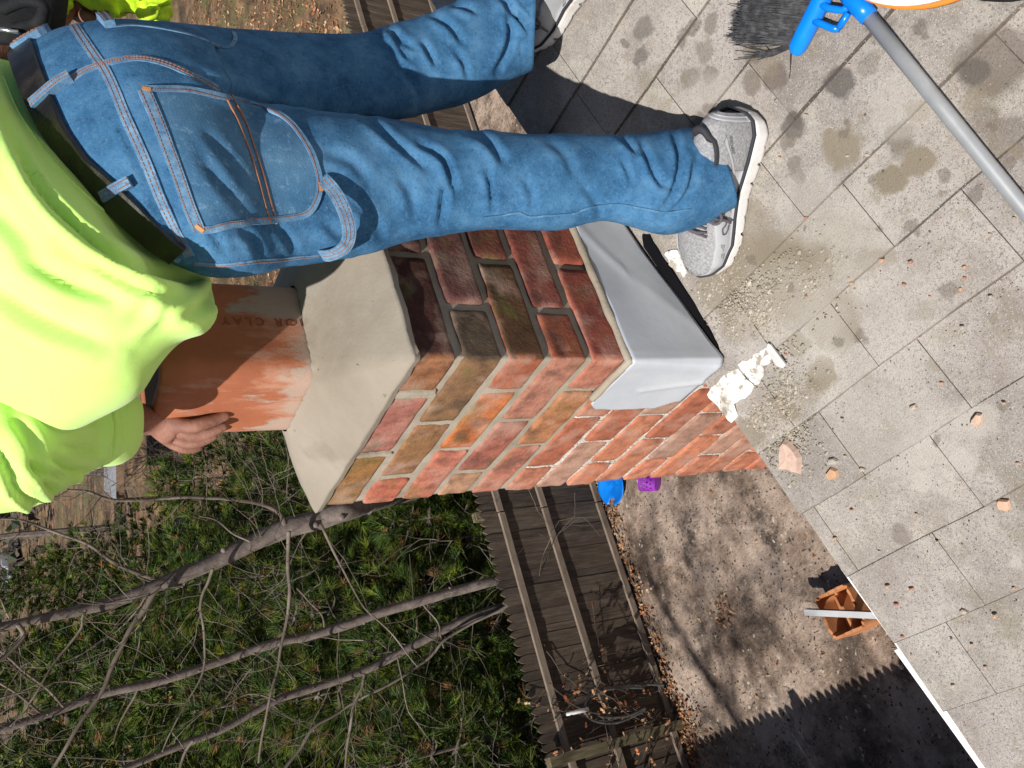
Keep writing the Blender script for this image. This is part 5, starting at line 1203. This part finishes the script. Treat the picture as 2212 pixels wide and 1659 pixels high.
shl = nv(V3(-240, 800, 1.04), .05, sp4); el = nv(V3(70, 970, 1.04), .036, nv(V3(-100, 950, 1.03), .042, shl)); fa_ = nv(V3(180, 940, 1.15), .035, el); fa2 = nv(V3(262, 912, 1.27), .031, fa_); wr = nv(V3(325, 898, 1.372), .0245, fa2)
pm = nv(V3(352, 915, 1.378), .026, wr)
def finger(pts, r0, r1, par=None):
    p_ = par if par is not None else pm
    for i, q in enumerate(pts): p_ = nv(V3(*q), r0 + (r1 - r0) * i / (len(pts) - 1), p_)
finger([(385, 915, 1.375), (405, 921, 1.372), (424, 920, 1.374), (443, 913, 1.379), (458, 909, 1.386), (473, 903, 1.394), (485, 898, 1.40), (494, 895, 1.404)], .0135, .0088)
finger([(383, 932, 1.385), (408, 939, 1.384), (428, 941, 1.388), (447, 936, 1.393), (463, 930, 1.399), (479, 922, 1.405), (491, 918, 1.410)], .0135, .0085)
finger([(378, 946, 1.392), (400, 955, 1.394), (420, 957, 1.398), (440, 951, 1.404), (456, 944, 1.410), (470, 937, 1.415)], .013, .0083)
finger([(368, 955, 1.398), (388, 965, 1.402), (406, 970, 1.407), (424, 968, 1.413), (438, 961, 1.42)], .012, .0078)
finger([(350, 885, 1.390), (352, 868, 1.41), (360, 855, 1.44), (374, 852, 1.47), (386, 856, 1.49)], .016, .009, pm)
shr = nv(V3(-280, 480, 1.09), .055, sp4); er = nv(V3(-60, 150, 1.22), .045, shr); wr_r = nv(V3(140, 10, 1.34), .028, er); pr_ = nv(V3(190, 4, 1.37), .03, wr_r)
for (a, b, c) in (((215, -18, 1.36), (245, -22, 1.35), (265, -14, 1.345)), ((222, -4, 1.35), (256, -6, 1.34), (282, 4, 1.335)), ((218, 10, 1.345), (252, 14, 1.335), (288, 18, 1.33)), ((205, 22, 1.34), (232, 26, 1.335), (252, 27, 1.33))):
    finger([a, b, c], .011, .0085, pr_)
finger([(175, 30, 1.345), (190, 40, 1.335), (205, 42, 1.33)], .012, .009, pr_)
for (hx, LLs) in (((430, 400, 1.12), [(640, 400, dn(640), .065), (900, 392, dn(900), .045), (1000, 390, dn(1000), .043), (1300, 385, dn(1300), .038), (1500, 385, dn(1500), .034)]), ((430, 205, df(430)), [(640, 168, df(640), .040), (860, 155, df(860), .036), (930, 140, df(930), .036), (1100, 65, df(1100), .028), (1150, 40, df(1150), .024)])):
    p_ = nv(V3(*hx), .05, pel)
    for (x, y, d_, r) in LLs: p_ = nv(V3(x, y, d_), r, p_)
me = bpy.data.meshes.new('body'); me.from_pydata(VS, ES, []); me.update(); body = bpy.data.objects.new('body', me); link(body, person); me.materials.append(M_skin)
md = body.modifiers.new('skin', 'SKIN'); md.use_smooth_shade = True; md.branch_smoothing = 0.3
for i, r in enumerate(RD): me.skin_vertices[0].data[i].radius = (r, r); me.skin_vertices[0].data[i].use_root = (i == 0)
md = body.modifiers.new('sub', 'SUBSURF'); md.levels = 2; md.render_levels = 2
bake(body); pp(body)
for m_ in [body.data]:
    if not m_.materials: m_.materials.append(M_skin)
# hair / knit cap on the out-of-frame head
bm = bmesh.new(); bmesh.ops.create_uvsphere(bm, u_segments=24, v_segments=14, radius=.103); bm.transform(Matrix.Translation(V3(-745, 770, 1.055)))
pp(bm_obj(bm, 'cap', mat('cap_cloth', [(0.03, 0.03, 0.035), (0.05, 0.05, 0.055)], rough=.95), person, True))

# ---- shoes
M_mesh = mat('shoe_mesh', [(0.18, 0.18, 0.188), (0.27, 0.27, 0.285), (0.38, 0.38, 0.395)], scale=260, rough=0.8, bump=0.0010, bscale=330)
M_over = mat('shoe_overlay', [(0.36, 0.37, 0.39), (0.40, 0.41, 0.43)], scale=30, rough=0.45)
M_sole = mat('shoe_sole', [(0.50, 0.42, 0.35), (0.68, 0.66, 0.64), (0.74, 0.73, 0.72)], scale=18, rough=0.55, bump=.0006, bscale=200, stops=[.3, .45, .6])
M_dk = mat('shoe_dark', [(0.02, 0.021, 0.028), (0.03, 0.032, 0.04)], rough=.8)
M_lace = mat('lace', [(0.07, 0.065, 0.075), (0.11, 0.10, 0.115)], scale=200, rough=.85)
def shoe(label, heel, toe, side, hgt=0.0, pitch=0.0):
    """heel, toe: ground points (roof); side=+1 left shoe (outer side to the left of forward)"""
    up = RN; fwv = (toe - heel); Lg = fwv.length; fwv.normalize(); lf = up.cross(fwv).normalized()   # left
    t = thing('shoe', None, None); t.parent = person; t.location = (0, 0, 0)
    for k_ in list(t.keys()): del t[k_]
    t['label'] = label
    base = heel + up * hgt
    Rp = Matrix.Rotation(pitch, 3, lf)
    def W_(l, s, z):   # local: l along length 0..1, s left metres, z up metres
        v = fwv * (l * Lg) + lf * s + up * z; return pinv @ (base + (Rp @ (v - fwv * Lg)) + fwv * Lg)
    def outline(l):   # half widths (outer, inner)
        w0 = np.interp(l, [0, .03, .1, .25, .45, .62, .75, .88, .96, 1.0], [.014, .030, .040, .043, .042, .051, .054, .046, .028, .007]); sk = np.interp(l, [0, .3, .6, .8, 1], [0, .003, .006, .0, -.010]) 
        return w0, sk * -side
    def mk(rows, name, m, par, closed=True, caps=True):
        mb = MB(); n_ = len(rows[0]); vs = [q for r in rows for q in r]; fs = []
        for i in range(len(rows) - 1):
            for j in range(n_ if closed else n_ - 1): fs.append((i * n_ + j, (i + 1) * n_ + j, (i + 1) * n_ + (j + 1) % n_, i * n_ + (j + 1) % n_))
        if caps: fs.append(tuple(range(n_))); fs.append(tuple((len(rows) - 1) * n_ + j for j in range(n_ - 1, -1, -1)))
        mb.add(vs, fs); return mb.build(name, m, par, True)
    Ls = np.linspace(0, 1, 61)
    # sole: heel kicks up behind, toe springs
    bot = lambda l: np.interp(l, [0, .06, .2, .75, .9, 1], [.020, .006, 0.0, 0.0, .007, .024]); top = lambda l: np.interp(l, [0, .05, .25, .5, .75, .92, 1], [.050, .047, .043, .036, .031, .035, .042])
    rows = []
    for l in Ls:
        w0, sk = outline(l); w0 += .004; b, t_ = bot(l), top(l)
        g_ = 0.0
        for gl in (.16, .27, .38, .49, .59, .68, .76, .84): g_ = max(g_, math.exp(-((l - gl) / .006) ** 2))
        r = []
        for (a, z) in ((-.86, b), (-1.0 , b + .006), (-1.0, b + (t_ - b) * .3), (-.97, b + (t_ - b) * .65), (-.93, t_), (-.5, t_ - .003), (0, t_ - .004), (.5, t_ - .003), (.93, t_), (.97, b + (t_ - b) * .65), (1.0, b + (t_ - b) * .3), (1.0, b + .006), (.86, b), (0, b)):
            ww = w0 * a; zz = z
            if abs(a) > .96: ww *= 1 - .05 * g_; 
            if z <= b + .0061: zz = z + g_ * .012
            r.append(W_(l, ww + sk, zz))
        rows.append(r)
    sole = mk(rows, 'sole', M_sole, t)
    # upper
    rows = []; NU = 25
    hh = lambda l: np.interp(l, [0, .05, .15, .26, .36, .46, .6, .75, .88, .96, 1.0], [.052, .078, .088, .080, .080, .074, .060, .046, .036, .026, .010])
    for l in Ls:
        w0, sk = outline(l); t_ = top(l) - .002; h = hh(l); r = []
        for j in range(NU):
            a = -PI / 2 + PI * j / (NU - 1); s_ = math.sin(a); c_ = max(0, math.cos(a)) ** .78
            r.append(W_(l, (w0 - .0015) * math.copysign(abs(s_) ** (0.8), s_) * (1 - .20 * (c_ if l < .5 else 0)) + sk, t_ + h * c_))
        rows.append(r)
    up_o = mk(rows, 'upper', M_mesh, t, closed=False, caps=False)
    def surf(l, a, off=.0):    # a in -1..1 across (right to left)
        w0, sk = outline(l); t_ = top(l) - .002; h = hh(l); an = a * PI / 2; s_ = math.sin(an); c_ = max(0, math.cos(an)) ** .78
        return W_(l, (w0 - .0015 + off) * math.copysign(abs(s_) ** .8, s_) * (1 - .20 * (c_ if l < .5 else 0)) + sk, t_ + (h + off) * c_)
    # dark welt line between upper and sole
    mb = MB(); pts = []
    for l in Ls: w0, sk = outline(l); pts.append(W_(l, -(w0 + .0012) + sk, top(l) + .001))
    for l in Ls[::-1]: w0, sk = outline(l); pts.append(W_(l, (w0 + .0012) + sk, top(l) + .001))
    mb.tube(pts + [pts[0]], .0030, 6); mb.build('welt', M_dk, t, True)
    # overlays: bands and panels on the outer and inner side
    def patch(name, fn, m, nu=16, nv_=5, off=.0016, par=up_o):
        mb = MB(); vs = []; fs = []
        for i in range(nu + 1):
            for j in range(nv_ + 1): l, a = fn(i / nu, j / nv_); vs.append(surf(l, a, off))
        n0 = len(vs)
        for i in range(nu + 1):
            for j in range(nv_ + 1): l, a = fn(i / nu, j / nv_); vs.append(surf(l, a, -.001))
        for i in range(nu):
            for j in range(nv_): q = i * (nv_ + 1) + j; fs.append((q, q + 1, q + nv_ + 2, q + nv_ + 1))
        for i in range(nu):
            for j in (0, nv_): q = i * (nv_ + 1) + j; fs.append((q, q + nv_ + 1, n0 + q + nv_ + 1, n0 + q))
        for j in range(nv_):
            for i in (0, nu): q = i * (nv_ + 1) + j; fs.append((q, q + 1, n0 + q + 1, n0 + q))
        mb.add(vs, fs); return mb.build(name, m, par, True)
    for s in (-1, 1):
        patch('side_overlay', lambda u, v, s=s: (.30 + .62 * u, s * (.62 + .36 * v - .10 * math.sin(u * PI) * (1 - v) + .22 * (1 - u) * (v < .01) * 0)), M_over, 30, 6)
        patch('swoop_overlay', lambda u, v, s=s: (.10 + .30 * u + .035 * v, s * (.55 + .42 * u ** .8 - (1 - v) * .0)), M_over, 20, 5)
        patch('toe_overlay', lambda u, v, s=s: (.82 + .175 * u, s * (.70 + .27 * v)), M_over, 12, 4)
        patch('lace_panel', lambda u, v, s=s: (.44 + .26 * u, s * (.17 + .18 * v)), M_over, 14, 3)
    patch('heel_overlay', lambda u, v: (.012 + .02 * u, -1 + 2 * v), M_over, 3, 24)
    # mesh hollows and logo strokes on the outer side
    so_ = side
    for (l0, a0) in ((.44, .80), (.50, .88), (.74, .78), (.80, .88)):
        patch('vent', lambda u, v, l0=l0, a0=a0: (l0 + .05 * u * (1 - .6 * v), so_ * (a0 - .10 * v + .03 * u)), M_mesh, 5, 4, .0024)
    def sline(pts, r=.0013, m=M_lace):
        mb = MB(); mb.tube([surf(l, so_ * a, .0026) for l, a in crom([(*p, 0) for p in pts], 6) for l, a in [(l, a)]] if False else [surf(p[0], so_ * p[1], .0026) for p in crom([(x, y, 0.0) for x, y in pts], 6)], r, 5)
        return mb.build('logo_stroke', m, up_o, True)
    sline([(.60, .70), (.575, .735), (.572, .80), (.60, .815), (.625, .78), (.645, .72), (.675, .735), (.672, .80), (.65, .85), (.62, .87)])
    # collar opening and lining
    rows = []
    for (e, z) in ((.92, -.006), (.96, .001), (.86, .005), (.70, -.002), (.62, -.03)):
        r = []
        for k in range(28):
            a = 2 * PI * k / 28; l = .235 + .175 * e * math.cos(a); s = .028 * e * math.sin(a); r.append(W_(l, s, .122 - .030 * math.cos(a) * 0.6 + z - (.012 if abs(math.sin(a)) > .7 else 0)))
        rows.append(r)
    mb = MB(); n_ = 28; vs = [q for r in rows for q in r]; mb.add(vs, [(i * n_ + j, i * n_ + (j + 1) % n_, (i + 1) * n_ + (j + 1) % n_, (i + 1) * n_ + j) for i in range(4) for j in range(n_)] + [tuple(4 * n_ + j for j in range(n_))]); mb.build('collar', M_dk, t, True)
    # laces
    mb = MB()
    for k in range(5):
        l = .47 + .052 * k
        mb.tube([surf(l, -.34, .003), surf(l + .012, -.15, .008), surf(l + .02, .05, .010), surf(l + .03, .34, .003)], .0027, 6); mb.tube([surf(l, .34, .003), surf(l + .012, .15, .010), surf(l + .02, -.05, .012), surf(l + .03, -.34, .003)], .0027, 6)
    for s in (-1, 1):
        P_ = crom([tuple(surf(.50, 0, .012)), tuple(surf(.47, s * .30, .024)), tuple(surf(.54, s * .62, .016)), tuple(surf(.60, s * .50, .016)), tuple(surf(.53, s * .1, .016))], 6); mb.tube(P_, .0027, 6)
        P_ = crom([tuple(surf(.50, 0, .014)), tuple(surf(.56, s * .3, .02)), tuple(surf(.58, s * .72, .010)), tuple(surf(.60, s * .86, .008))], 5); mb.tube(P_, .0027, 6)
    mb.build('laces', M_lace, t, True)
    # brand word at the collar side, as on the real shoe
    tx = bpy.data.curves.new('w', 'FONT'); tx.body = 'SKECHERS'; tx.size = 1.0; tx.extrude = 0.0; to = bpy.data.objects.new('w', tx); COL.objects.link(to)
    dg = bpy.context.evaluated_depsgraph_get(); me = bpy.data.meshes.new_from_object(to.evaluated_get(dg)); bpy.data.objects.remove(to)
    for v in me.vertices:
        u, h = v.co.x / 4.6, v.co.y
        l = (.10 + .10 * (u)) if side > 0 else (.20 - .10 * u)
        q = surf(l + (.0), so_ * (.58 + .075 * (1 - h) + .26 * (l - .1) / .1 * .5), .0028); v.co = q
    me.materials.append(M_lace); link(bpy.data.objects.new('brand_word', me), up_o)
    return t
hl = onroof(1612, 262); tl_ = onroof(1500, 548)
hl = onroof(1632, 236); tl_ = onroof(1526, 580)
shoe('left grey running shoe, nearer the camera, beside the flashing', hl, tl_, +1)
hr = Vector((0.672, -0.350, roofz(0.672))); tr_ = Vector((0.735, -0.065, roofz(0.735)))
shoe('right grey running shoe, partly out of the top edge', hr, tr_, -1)

# ---- black pouch hanging at the far hip
po = thing('tool_pouch', 'black tool pouch with an open loop hanging at the far hip', 'pouch', tuple(at(60, 40, 1.2)))
inv = Matrix.Translation(-po.location); mb = MB()
loftm(mb, [ring((-40, 92), (-60, -60), 1.17, .35), ring((30, 98), (0, -40), 1.17, .42), ring((100, 84), (110, -20), 1.19, .42), ring((140, 62), (150, -10), 1.22, .35)], 6)
M_pouch = mat('black_nylon', [(0.006, 0.0065, 0.008), (0.010, 0.011, 0.013), (0.016, 0.017, 0.02)], scale=60, rough=.8, spec=.25, bump=.001, bscale=200)
o = mb.build('pouch_body', M_pouch, po, True); o.data.transform(inv)
mb = MB(); mb.tube([at(x, y, d) for x, y, d, _ in [(*p, 0) for p in crom([(5, 20, 1.10), (50, 2, 1.08), (88, 8, 1.08), (93, 30, 1.09), (78, 50, 1.10), (30, 62, 1.10)], 6)]], .008, 8)
o = mb.build('loop', M_pouch, po, True); o.data.transform(inv)
mb = MB(); P = [Vector(at(x, y, 1.09)) for x, y in ((-20, 62), (10, 64), (40, 70))]; mb.tube(P, .003, 6)
o = mb.build('clip', mat('steel', [(.6, .6, .62), (.7, .7, .72)], rough=.25, metal=.9), po, True); o.data.transform(inv)
# ---- neon rag in the far hand
rg = thing('neon_rag', 'crumpled neon yellow rag held in the far hand at the top edge', 'rag', tuple(at(250, 5, 1.33)))
inv = Matrix.Translation(-rg.location); mb = MB(); rgr = random.Random(2)
for (x0, y0, n_, sx_, sy_) in ((215, -2, 34, 75, 30), (330, 8, 20, 32, 30)):
    for k in range(n_):
        x = x0 + rgr.uniform(-sx_, sx_); y = y0 + rgr.uniform(-sy_, sy_ * .7); P = []; a = rgr.uniform(0, 6.28); d_ = 1.325 + rgr.uniform(-.03, .03)
        for j in range(6): x += 13 * math.cos(a); y += 9 * math.sin(a); a += rgr.gauss(0, .8); d_ += rgr.gauss(0, .006); P.append(tuple(at(max(138, min(362, x)), min(40, y), d_)))
        mb.tube(crom(P, 4), [.0045 + .006 * math.sin(PI * q / (4 * 5)) for q in range(21)], 7)
o = mb.build('cloth', mat('neon_cloth', [(0.50, 0.74, 0.02), (0.58, 0.84, 0.035)], scale=30, rough=.9, bump=.002, bscale=80), rg, True); o.data.transform(inv); vm = o.modifiers.new('r', 'REMESH'); vm.mode = 'VOXEL'; vm.voxel_size = .004; vm.use_smooth_shade = True; bake(o)

# ================================================================== BROOM
M_blue = mat('blue_plastic_broom', [(0.0, 0.17, 0.70), (0.005, 0.24, 0.86)], scale=9, rough=.3, spec=.5)
br = thing('broom', 'angle broom with blue head, black bristles and grey metal handle on the shingles', 'broom', tuple(onroof(1855, 20)))
inv = Matrix.Translation(-br.location)
def bj(o): o.data.transform(inv); return o
def rf(x, y, h): return onroof(x, y, h)
mb = MB(); a = rf(1871, 30, .055); b = rf(2230, 474, .040)
mb.tube([a, a.lerp(b, .5), b, b + (b - a) * .9], .0102, 20); 
bj(mb.build('handle', mat('painted_steel', [(0.36, 0.375, 0.39), (0.43, 0.445, 0.46)], scale=40, rough=.38, metal=.35, spots=[((.7, .7, .7), 70, .70, .74)]), br, True))
mb = MB()
mb.tube([rf(1820, -25, .052), rf(1842, -2, .055), rf(1862, 20, .055), rf(1878, 38, .054)], [.011, .0135, .0135, .0125], 16)
def bar(P, r, ov=1.0, n=10): mb.tube([rf(*p) for p in P], r, n)
bj(mb.build('socket', M_blue, br, True))
mb = MB()   # head bar
P = [rf(1722, 104, .040), rf(1738, 72, .042), rf(1762, 25, .046), rf(1788, -28, .05), rf(1810, -75, .052)]
nrm = [RN] * len(P)
for i in range(len(P) - 1): pass
dirb = (P[-1] - P[0]).normalized(); acr = dirb.cross(RN).normalized()
rows = []
for p, sc_ in zip([P[0] - dirb * .010] + P, (.55, .95, 1, 1, 1, 1)):
    rows.append([p + acr * (u * .0130 * sc_) + RN * (v * .013 * sc_) for u, v in ((-1, -.6), (-1, .4), (-.75, .85), (-.2, 1), (.2, 1), (.8, .7), (1, .2), (1, -.6))])
n_ = 8; mb.add([q for r in rows for q in r], [(i * n_ + j, i * n_ + (j + 1) % n_, (i + 1) * n_ + (j + 1) % n_, (i + 1) * n_ + j) for i in range(len(rows) - 1) for j in range(n_)] + [tuple(range(n_ - 1, -1, -1)), tuple((len(rows) - 1) * n_ + j for j in range(n_))])
o = mb.build('head', M_blue, br, True); md = o.modifiers.new('b', 'BEVEL'); md.width = .003; md.segments = 2; bake(o); bj(o)
mb = MB()   # brace frame between head and socket
for P_ in ([(1762, 2, .052), (1790, 18, .056), (1820, 22, .056), (1848, 8, .056)], [(1752, 42, .050), (1775, 52, .052), (1800, 62, .052), (1812, 62, .052)], [(1812, 60, .052), (1822, 45, .054), (1832, 28, .055)], [(1770, -20, .05), (1800, -12, .054), (1830, -8, .054)]):
    mb.tube([rf(*p) for p in P_], .0052, 8)
bj(mb.build('brace', M_blue, br, True))
mb = MB(); hb_ = random.Random(6)
for k in range(2600):
    t = hb_.random(); s = P[0].lerp(P[-1], t) if False else rf(1712 + 90 * t, 98 - 170 * t, 0.036 + hb_.uniform(-.010, .010))
    ex = 1590 + 55 * t + hb_.gauss(0, 9) - (0 if hb_.random() > .1 else 14); ey = 70 - 150 * t + hb_.gauss(0, 7) + 12 * (1 - t)
    e = rf(ex, ey, .012 + hb_.uniform(0, .045)); m_ = s.lerp(e, .5) + Vector((hb_.gauss(0, .003), hb_.gauss(0, .003), hb_.uniform(-.002, .01)))
    mb.tube([s, m_, e], [.0009, .0008, .0006], 3, col=(1, 1, 1), cap=False)
for k in range(26):   # splayed loose strands
    s = rf(1706 + hb_.uniform(-4, 4), 100 + hb_.uniform(-8, 6), .02); e = rf(1590 + hb_.uniform(-5, 90), 92 + hb_.uniform(0, 38), .004); m_ = s.lerp(e, .5) + (rf(1660, 128, .008) - s.lerp(e, .5)) * .45
    P_ = [Vector(q) for q in crom([tuple(s), tuple(m_), tuple(e)], 6)]; mb.tube(P_, .0007, 3, cap=False)
for (ex, ey) in ((1680, 212), (1672, 218), (1690, 205)):
    P_ = [Vector(q) for q in crom([tuple(rf(1708, 108, .02)), tuple(rf(1707, 155, .006)), tuple(rf(1700, 185, .004)), tuple(rf(ex, ey, .004))], 6)]; mb.tube(P_, .0008, 3, cap=False)
bj(mb.build('bristles', mat('black_bristle', [(.018, .018, .020), (.045, .046, .05), (.09, .09, .095)], scale=90, rough=.5), br))
# ================================================================== BUCKET etc. at the top edge
c = onroof(2150, -247, .0)
bu = thing('bucket', 'white plastic bucket, only its curved rim in view at the top edge', 'bucket', tuple(c))
def ringobj(name, r0, r1, h0, h1, m, parent, bottom=True, th=.003):
    bm = bmesh.new(); rows = []; n_ = 72
    for (r, h) in ((r0, h0), (r1, h1), (r1 + .006, h1), (r1 + .006, h1 - .012), (r1 + .001, h1 - .012)): rows.append([bm.verts.new((r * math.cos(2 * PI * k / n_), r * math.sin(2 * PI * k / n_), h)) for k in range(n_)])
    for i in range(len(rows) - 1):
        for k in range(n_): bm.faces.new((rows[i][k], rows[i][(k + 1) % n_], rows[i + 1][(k + 1) % n_], rows[i + 1][k]))
    if bottom: bm.faces.new(rows[0])
    return bm_obj(bm, name, m, parent, True)
bu.rotation_euler = RN.to_track_quat('Z', 'Y').to_euler()
M_wpl = mat('white_plastic', [(.78, .78, .77), (.84, .84, .83)], rough=.35)
ringobj('bucket_wall', .128, .140, 0.0, .20, M_wpl, bu)
o = ringobj('orange_band', .1425, .1435, .176, .181, mat('orange_plastic', [(.75, .20, .02), (.85, .26, .03)], rough=.5), bu, False)
c2 = onroof(2262, -225, .0)
bag = thing('black_bag', 'black bag just entering at the top right corner', 'bag', tuple(c2)); bm = bmesh.new(); bmesh.ops.create_icosphere(bm, subdivisions=4, radius=.12)
for v in bm.verts: v.co.z = max(0, v.co.z) * .8; v.co += v.co.normalized() * noise.noise(v.co * 12) * .02
bm_obj(bm, 'bag_cloth', M_pouch, bag, True)
# ================================================================== CHIPS of brick and mortar on the roof
M_chip = mat('brick_chip', [(.8, .8, .8), (1.15, 1.15, 1.15)], scale=60, rough=.9, bump=.001, bscale=200, attr=True)
def chip(px, py, pts, hgt, col, label, name='brick_chip', cat='brick chip', grp='small brick chips scattered on the shingles'):
    c = onroof(px, py, .004); mb = MB(); n_ = len(pts); P_ = []
    for (x, y) in pts: q = onroof(px + x, py + y, .004) - c; P_.append(q)
    top = [p * .82 + RN * hgt * (1 + .3 * noise.noise(p * 300)) for p in P_]; ctr = sum(top, Vector()) / n_ + RN * hgt * .25
    mb.add(P_ + top + [ctr], [(i, (i + 1) % n_, n_ + (i + 1) % n_, n_ + i) for i in range(n_)] + [(n_ + i, n_ + (i + 1) % n_, 2 * n_) for i in range(n_)], col)
    o = mb.build(name, M_chip, None); o.location = c; tag(o, label, cat, grp); return o
chip(1708, 985, [(-22, -8), (-20, -28), (-12, -38), (-2, -32), (8, -22), (16, -14), (24, 2), (25, 18), (23, 40), (8, 36), (-8, 30), (-24, 30), (-22, 14)], .011, (.52, .37, .30), 'largest pale pink brick flake lying on the roof below the chimney', grp='large pieces on the shingles') 
chip(1798, 1023, [(-14, 2), (-2, -14), (12, -8), (15, 6), (4, 12), (-6, 14)], .006, (.50, .30, .18), 'tan brick chip right of the largest flake', grp='large pieces on the shingles')
chip(1800, 998, [(-12, 4), (-8, -8), (2, -10), (12, -4), (10, 4)], .006, (.38, .34, .29), 'grey mortar crumb touching the tan chip', grp='large pieces on the shingles', name='mortar_crumb', cat='mortar crumb')
chip(2112, 908, [(-13, -2), (-2, -16), (10, -14), (12, 0), (4, 10), (2, 18), (-6, 8), (-16, 8)], .005, (.55, .38, .29), 'flat pale chip in the shingle seam near the right edge', grp='large pieces on the shingles')
chip(2168, 1092, [(-14, -6), (-12, -14), (12, -12), (16, 2), (10, 12), (-10, 8)], .005, (.62, .38, .26), 'square peach brick chip near the right edge', grp='large pieces on the shingles')
cr = random.Random(12)
for (px, py, s, c_) in [(1840, 612, 6, 1), (1905, 562, 10, 1), (1835, 600, 4, 1), (1967, 566, 6, 0), (1953, 614, 5, 0), (2085, 577, 7, 1), (2076, 625, 7, 1), (2010, 640, 4, 1), (2080, 707, 7, 2), (2085, 600, 5, 0), (1973, 880, 10, 2), (2035, 827, 5, 1), (1864, 1013, 7, 2), (1826, 985, 4, 2), (1820, 905, 4, 2),
                        (1805, 1162, 5, 1), (1802, 1165, 3, 1), (1918, 1266, 6, 1), (1969, 1273, 7, 1), (1937, 1305, 6, 0), (1950, 1375, 5, 0), (2083, 1320, 9, 2), (2150, 1330, 8, 1), (2025, 1170, 4, 2), (1840, 1102, 4, 1), (2190, 1270, 5, 1), (2055, 1380, 3, 1), (2100, 1392, 4, 1), (1685, 340, 4, 1), (1742, 248, 4, 2), (1836, 140, 4, 2), (1742, 470, 5, 0),
                        (1875, 335, 7, 2), (1832, 337, 5, 2), (2200, 1000, 5, 1), (2170, 870, 5, 1), (1742, 640, 4, 0), (1697, 765, 4, 0), (2130, 1440, 5, 1), (2060, 1480, 5, 2), (1980, 1110, 4, 1), (1900, 1190, 4, 2), (2140, 640, 5, 2), (2192, 470, 4, 1), (2140, 505, 4, 1)]:
    s = s * .82; pts = [(s * 1.25 * cr.uniform(.6, 1.2) * math.cos(a), s * .9 * cr.uniform(.6, 1.2) * math.sin(a)) for a in np.linspace(0, 2 * PI, 7)[:-1]]
    chip(px, py, pts, .0025 + s * .0003, [(.40, .18, .13), (.46, .30, .21), (.44, .37, .30)][c_], ['small red brick chip scattered on the grey shingles', 'small peach brick chip scattered on the grey shingles', 'small pale mortar chip scattered on the grey shingles'][c_])
# crumbs of mortar as loose grit
mb = MB()
def grit(px, py, sd_, n_, s0, s1, cols):
    for k in range(n_):
        c = onroof(px + cr.gauss(0, sd_), py + cr.gauss(0, sd_), .004)
        if c.y > 0.045 or (c.x > -0.005 and c.y > -0.02): continue
        s = cr.uniform(s0, s1) * (2 if cr.random() < .06 else 1); k_ = cr.uniform(.75, 1.2); col = cr.choice(cols)
        vs = [c + Vector((s * cr.uniform(.5, 1.2) * math.cos(a), s * cr.uniform(.5, 1.2) * math.sin(a), 0)) for a in np.linspace(0, 2 * PI, 6)[:-1]]
        vs = [Vector((v.x, v.y, roofz(v.x) + .003)) for v in vs]; mb.add(vs + [c + RN * s * cr.uniform(.5, 1)], [(i, (i + 1) % 5, 5) for i in range(5)], tuple(q * k_ for q in col))
GC = [(.36, .32, .26), (.42, .38, .32), (.30, .26, .20)]
for (px, py, sdv, n_) in [(1690, 870, 20, 420), (1625, 690, 40, 520), (1600, 640, 40, 420), (1690, 930, 28, 420), (1740, 610, 45, 260), (1660, 740, 22, 200), (1560, 590, 40, 260), (1720, 830, 30, 260), (1700, 985, 40, 220), (1640, 900, 14, 160)]:
    grit(px, py, sdv, n_, .0011, .0032, GC)
for (x0, y0, x1, y1, n_) in [(1500, 0, 2212, 500, 350), (1700, 500, 2212, 1100, 450), (1800, 1100, 2212, 1659, 250)]:
    for k in range(n_): grit(cr.uniform(x0, x1), cr.uniform(y0, y1), 1, 1, .0006, .0015, GC + [(.45, .28, .19), (.14, .13, .12)])
o = mb.build('mortar_grit', M_chip); tag(o, 'loose mortar crumbs and grit strewn on the shingles by the chimney', 'mortar grit', kind='stuff')
